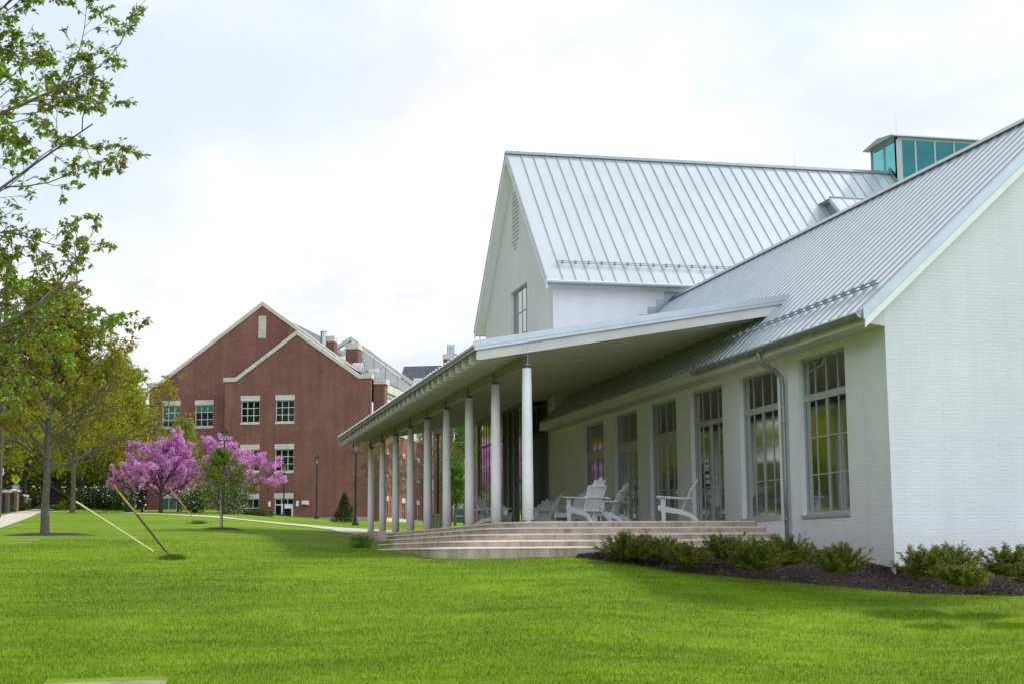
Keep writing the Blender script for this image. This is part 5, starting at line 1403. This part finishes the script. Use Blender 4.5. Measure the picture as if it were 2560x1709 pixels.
mp=T.n('ShaderNodeMapping',{'Vector':cv.outputs[0],'Rotation':(0,0,R(20)),'Scale':(1.25,.8,1),'Location':(3.1,1.7,0)})
n1=T.n('ShaderNodeTexNoise',{'Vector':mp.outputs[0],'Scale':1.15,'Detail':7,'Roughness':.5,'Distortion':.25})
f=T.ramp(n1.outputs['Fac'],[(.38,(0,0,0)),(.60,(1,1,1))])
n2=T.n('ShaderNodeTexNoise',{'Vector':mp.outputs[0],'Scale':2.6,'Detail':6,'Roughness':.55})
cl=T.ramp(n2.outputs['Fac'],[(.36,(7.1,7.3,7.7)),(.50,(8.2,8.3,8.5)),(.64,(9.8,9.8,9.8))])
hz=T.mix(.88,sky.outputs[0],(6.5,7.3,8.2))
col=T.mix(f,hz,cl)
mx_=T.n('ShaderNodeMapRange',{'Value':sp.outputs[0],'From Min':-.60,'From Max':-.22,'To Min':.22,'To Max':1.},interpolation_type='SMOOTHSTEP')  # low sky on the unseen left dimmed to darken the porch
me_=T.n('ShaderNodeMapRange',{'Value':sp.outputs[2],'From Min':.22,'From Max':.48,'To Min':0.,'To Max':1.},interpolation_type='SMOOTHSTEP')
fa=T.n('ShaderNodeMath',{0:mx_.outputs[0],1:me_.outputs[0]},operation='MAXIMUM')
mr=T.n('ShaderNodeMapRange',{'Value':sp.outputs[1],'From Min':-.5,'From Max':.25,'To Min':2.35,'To Max':1.},interpolation_type='SMOOTHSTEP')  # unseen sky behind the camera boosted as fill for the walls
hi=T.n('ShaderNodeMapRange',{'Value':sp.outputs[2],'From Min':.35,'From Max':.75,'To Min':1.,'To Max':0.},interpolation_type='SMOOTHSTEP')
m1=T.n('ShaderNodeMath',{0:mr.outputs[0],1:1.},operation='SUBTRACT'); m2=T.n('ShaderNodeMath',{0:m1.outputs[0],1:hi.outputs[0],2:1.},operation='MULTIPLY_ADD')
ze=T.n('ShaderNodeMapRange',{'Value':sp.outputs[2],'From Min':.5,'From Max':.95,'To Min':1.,'To Max':.62})  # unseen zenith lowered to keep the tall roof from blowing out
m3=T.n('ShaderNodeMath',{0:m2.outputs[0],1:ze.outputs[0]},operation='MULTIPLY')
fb=T.n('ShaderNodeMath',{0:fa.outputs[0],1:m3.outputs[0]},operation='MULTIPLY')
sc_=T.n('ShaderNodeVectorMath',{0:col,3:fb.outputs[0]},operation='SCALE'); rt=T.n('ShaderNodeMapRange',{'Value':sp.outputs[1],'From Min':-.5,'From Max':.2,'To Min':1.,'To Max':0.})
col=T.mix(rt.outputs[0],sc_.outputs[0],T.mix(1.,sc_.outputs[0],(.93,1.0,1.08),'MULTIPLY'))
bg=T.n('ShaderNodeBackground',{'Color':col,'Strength':.1}); nt.links.new(bg.outputs[0],out.inputs[0])
SD=Vector((.72,.21,.80)).normalized()
sl=bpy.data.lights.new('sun','SUN'); sl.energy=2.6; sl.angle=R(5); sl.color=(1,.97,.94)
so=bpy.data.objects.new('sun',sl); COL.objects.link(so); so.rotation_euler=SD.to_track_quat('Z','Y').to_euler()
cam=bpy.data.cameras.new('camera'); co=bpy.data.objects.new('camera',cam); COL.objects.link(co); scene.camera=co
ya,pi_,ro=.226473,.139514,-.007418
Fv=Vector((math.sin(ya)*math.cos(pi_),math.cos(ya)*math.cos(pi_),math.sin(pi_))); Rv=Vector((math.cos(ya),-math.sin(ya),0)); U=Rv.cross(Fv)
r2=Rv*math.cos(ro)+U*math.sin(ro); u2=-Rv*math.sin(ro)+U*math.cos(ro)
co.matrix_world=Matrix(((r2.x,u2.x,-Fv.x,0),(r2.y,u2.y,-Fv.y,0),(r2.z,u2.z,-Fv.z,0),(0,0,0,1)))
cam.sensor_width=36; cam.lens=3725.6/2560*36; cam.clip_start=.1; cam.clip_end=3000
scene.view_settings.view_transform='Standard'; scene.view_settings.look='None'; scene.view_settings.exposure=.38; scene.view_settings.gamma=1
scene.cycles.max_bounces=8; scene.cycles.transparent_max_bounces=16; scene.cycles.use_denoising=True
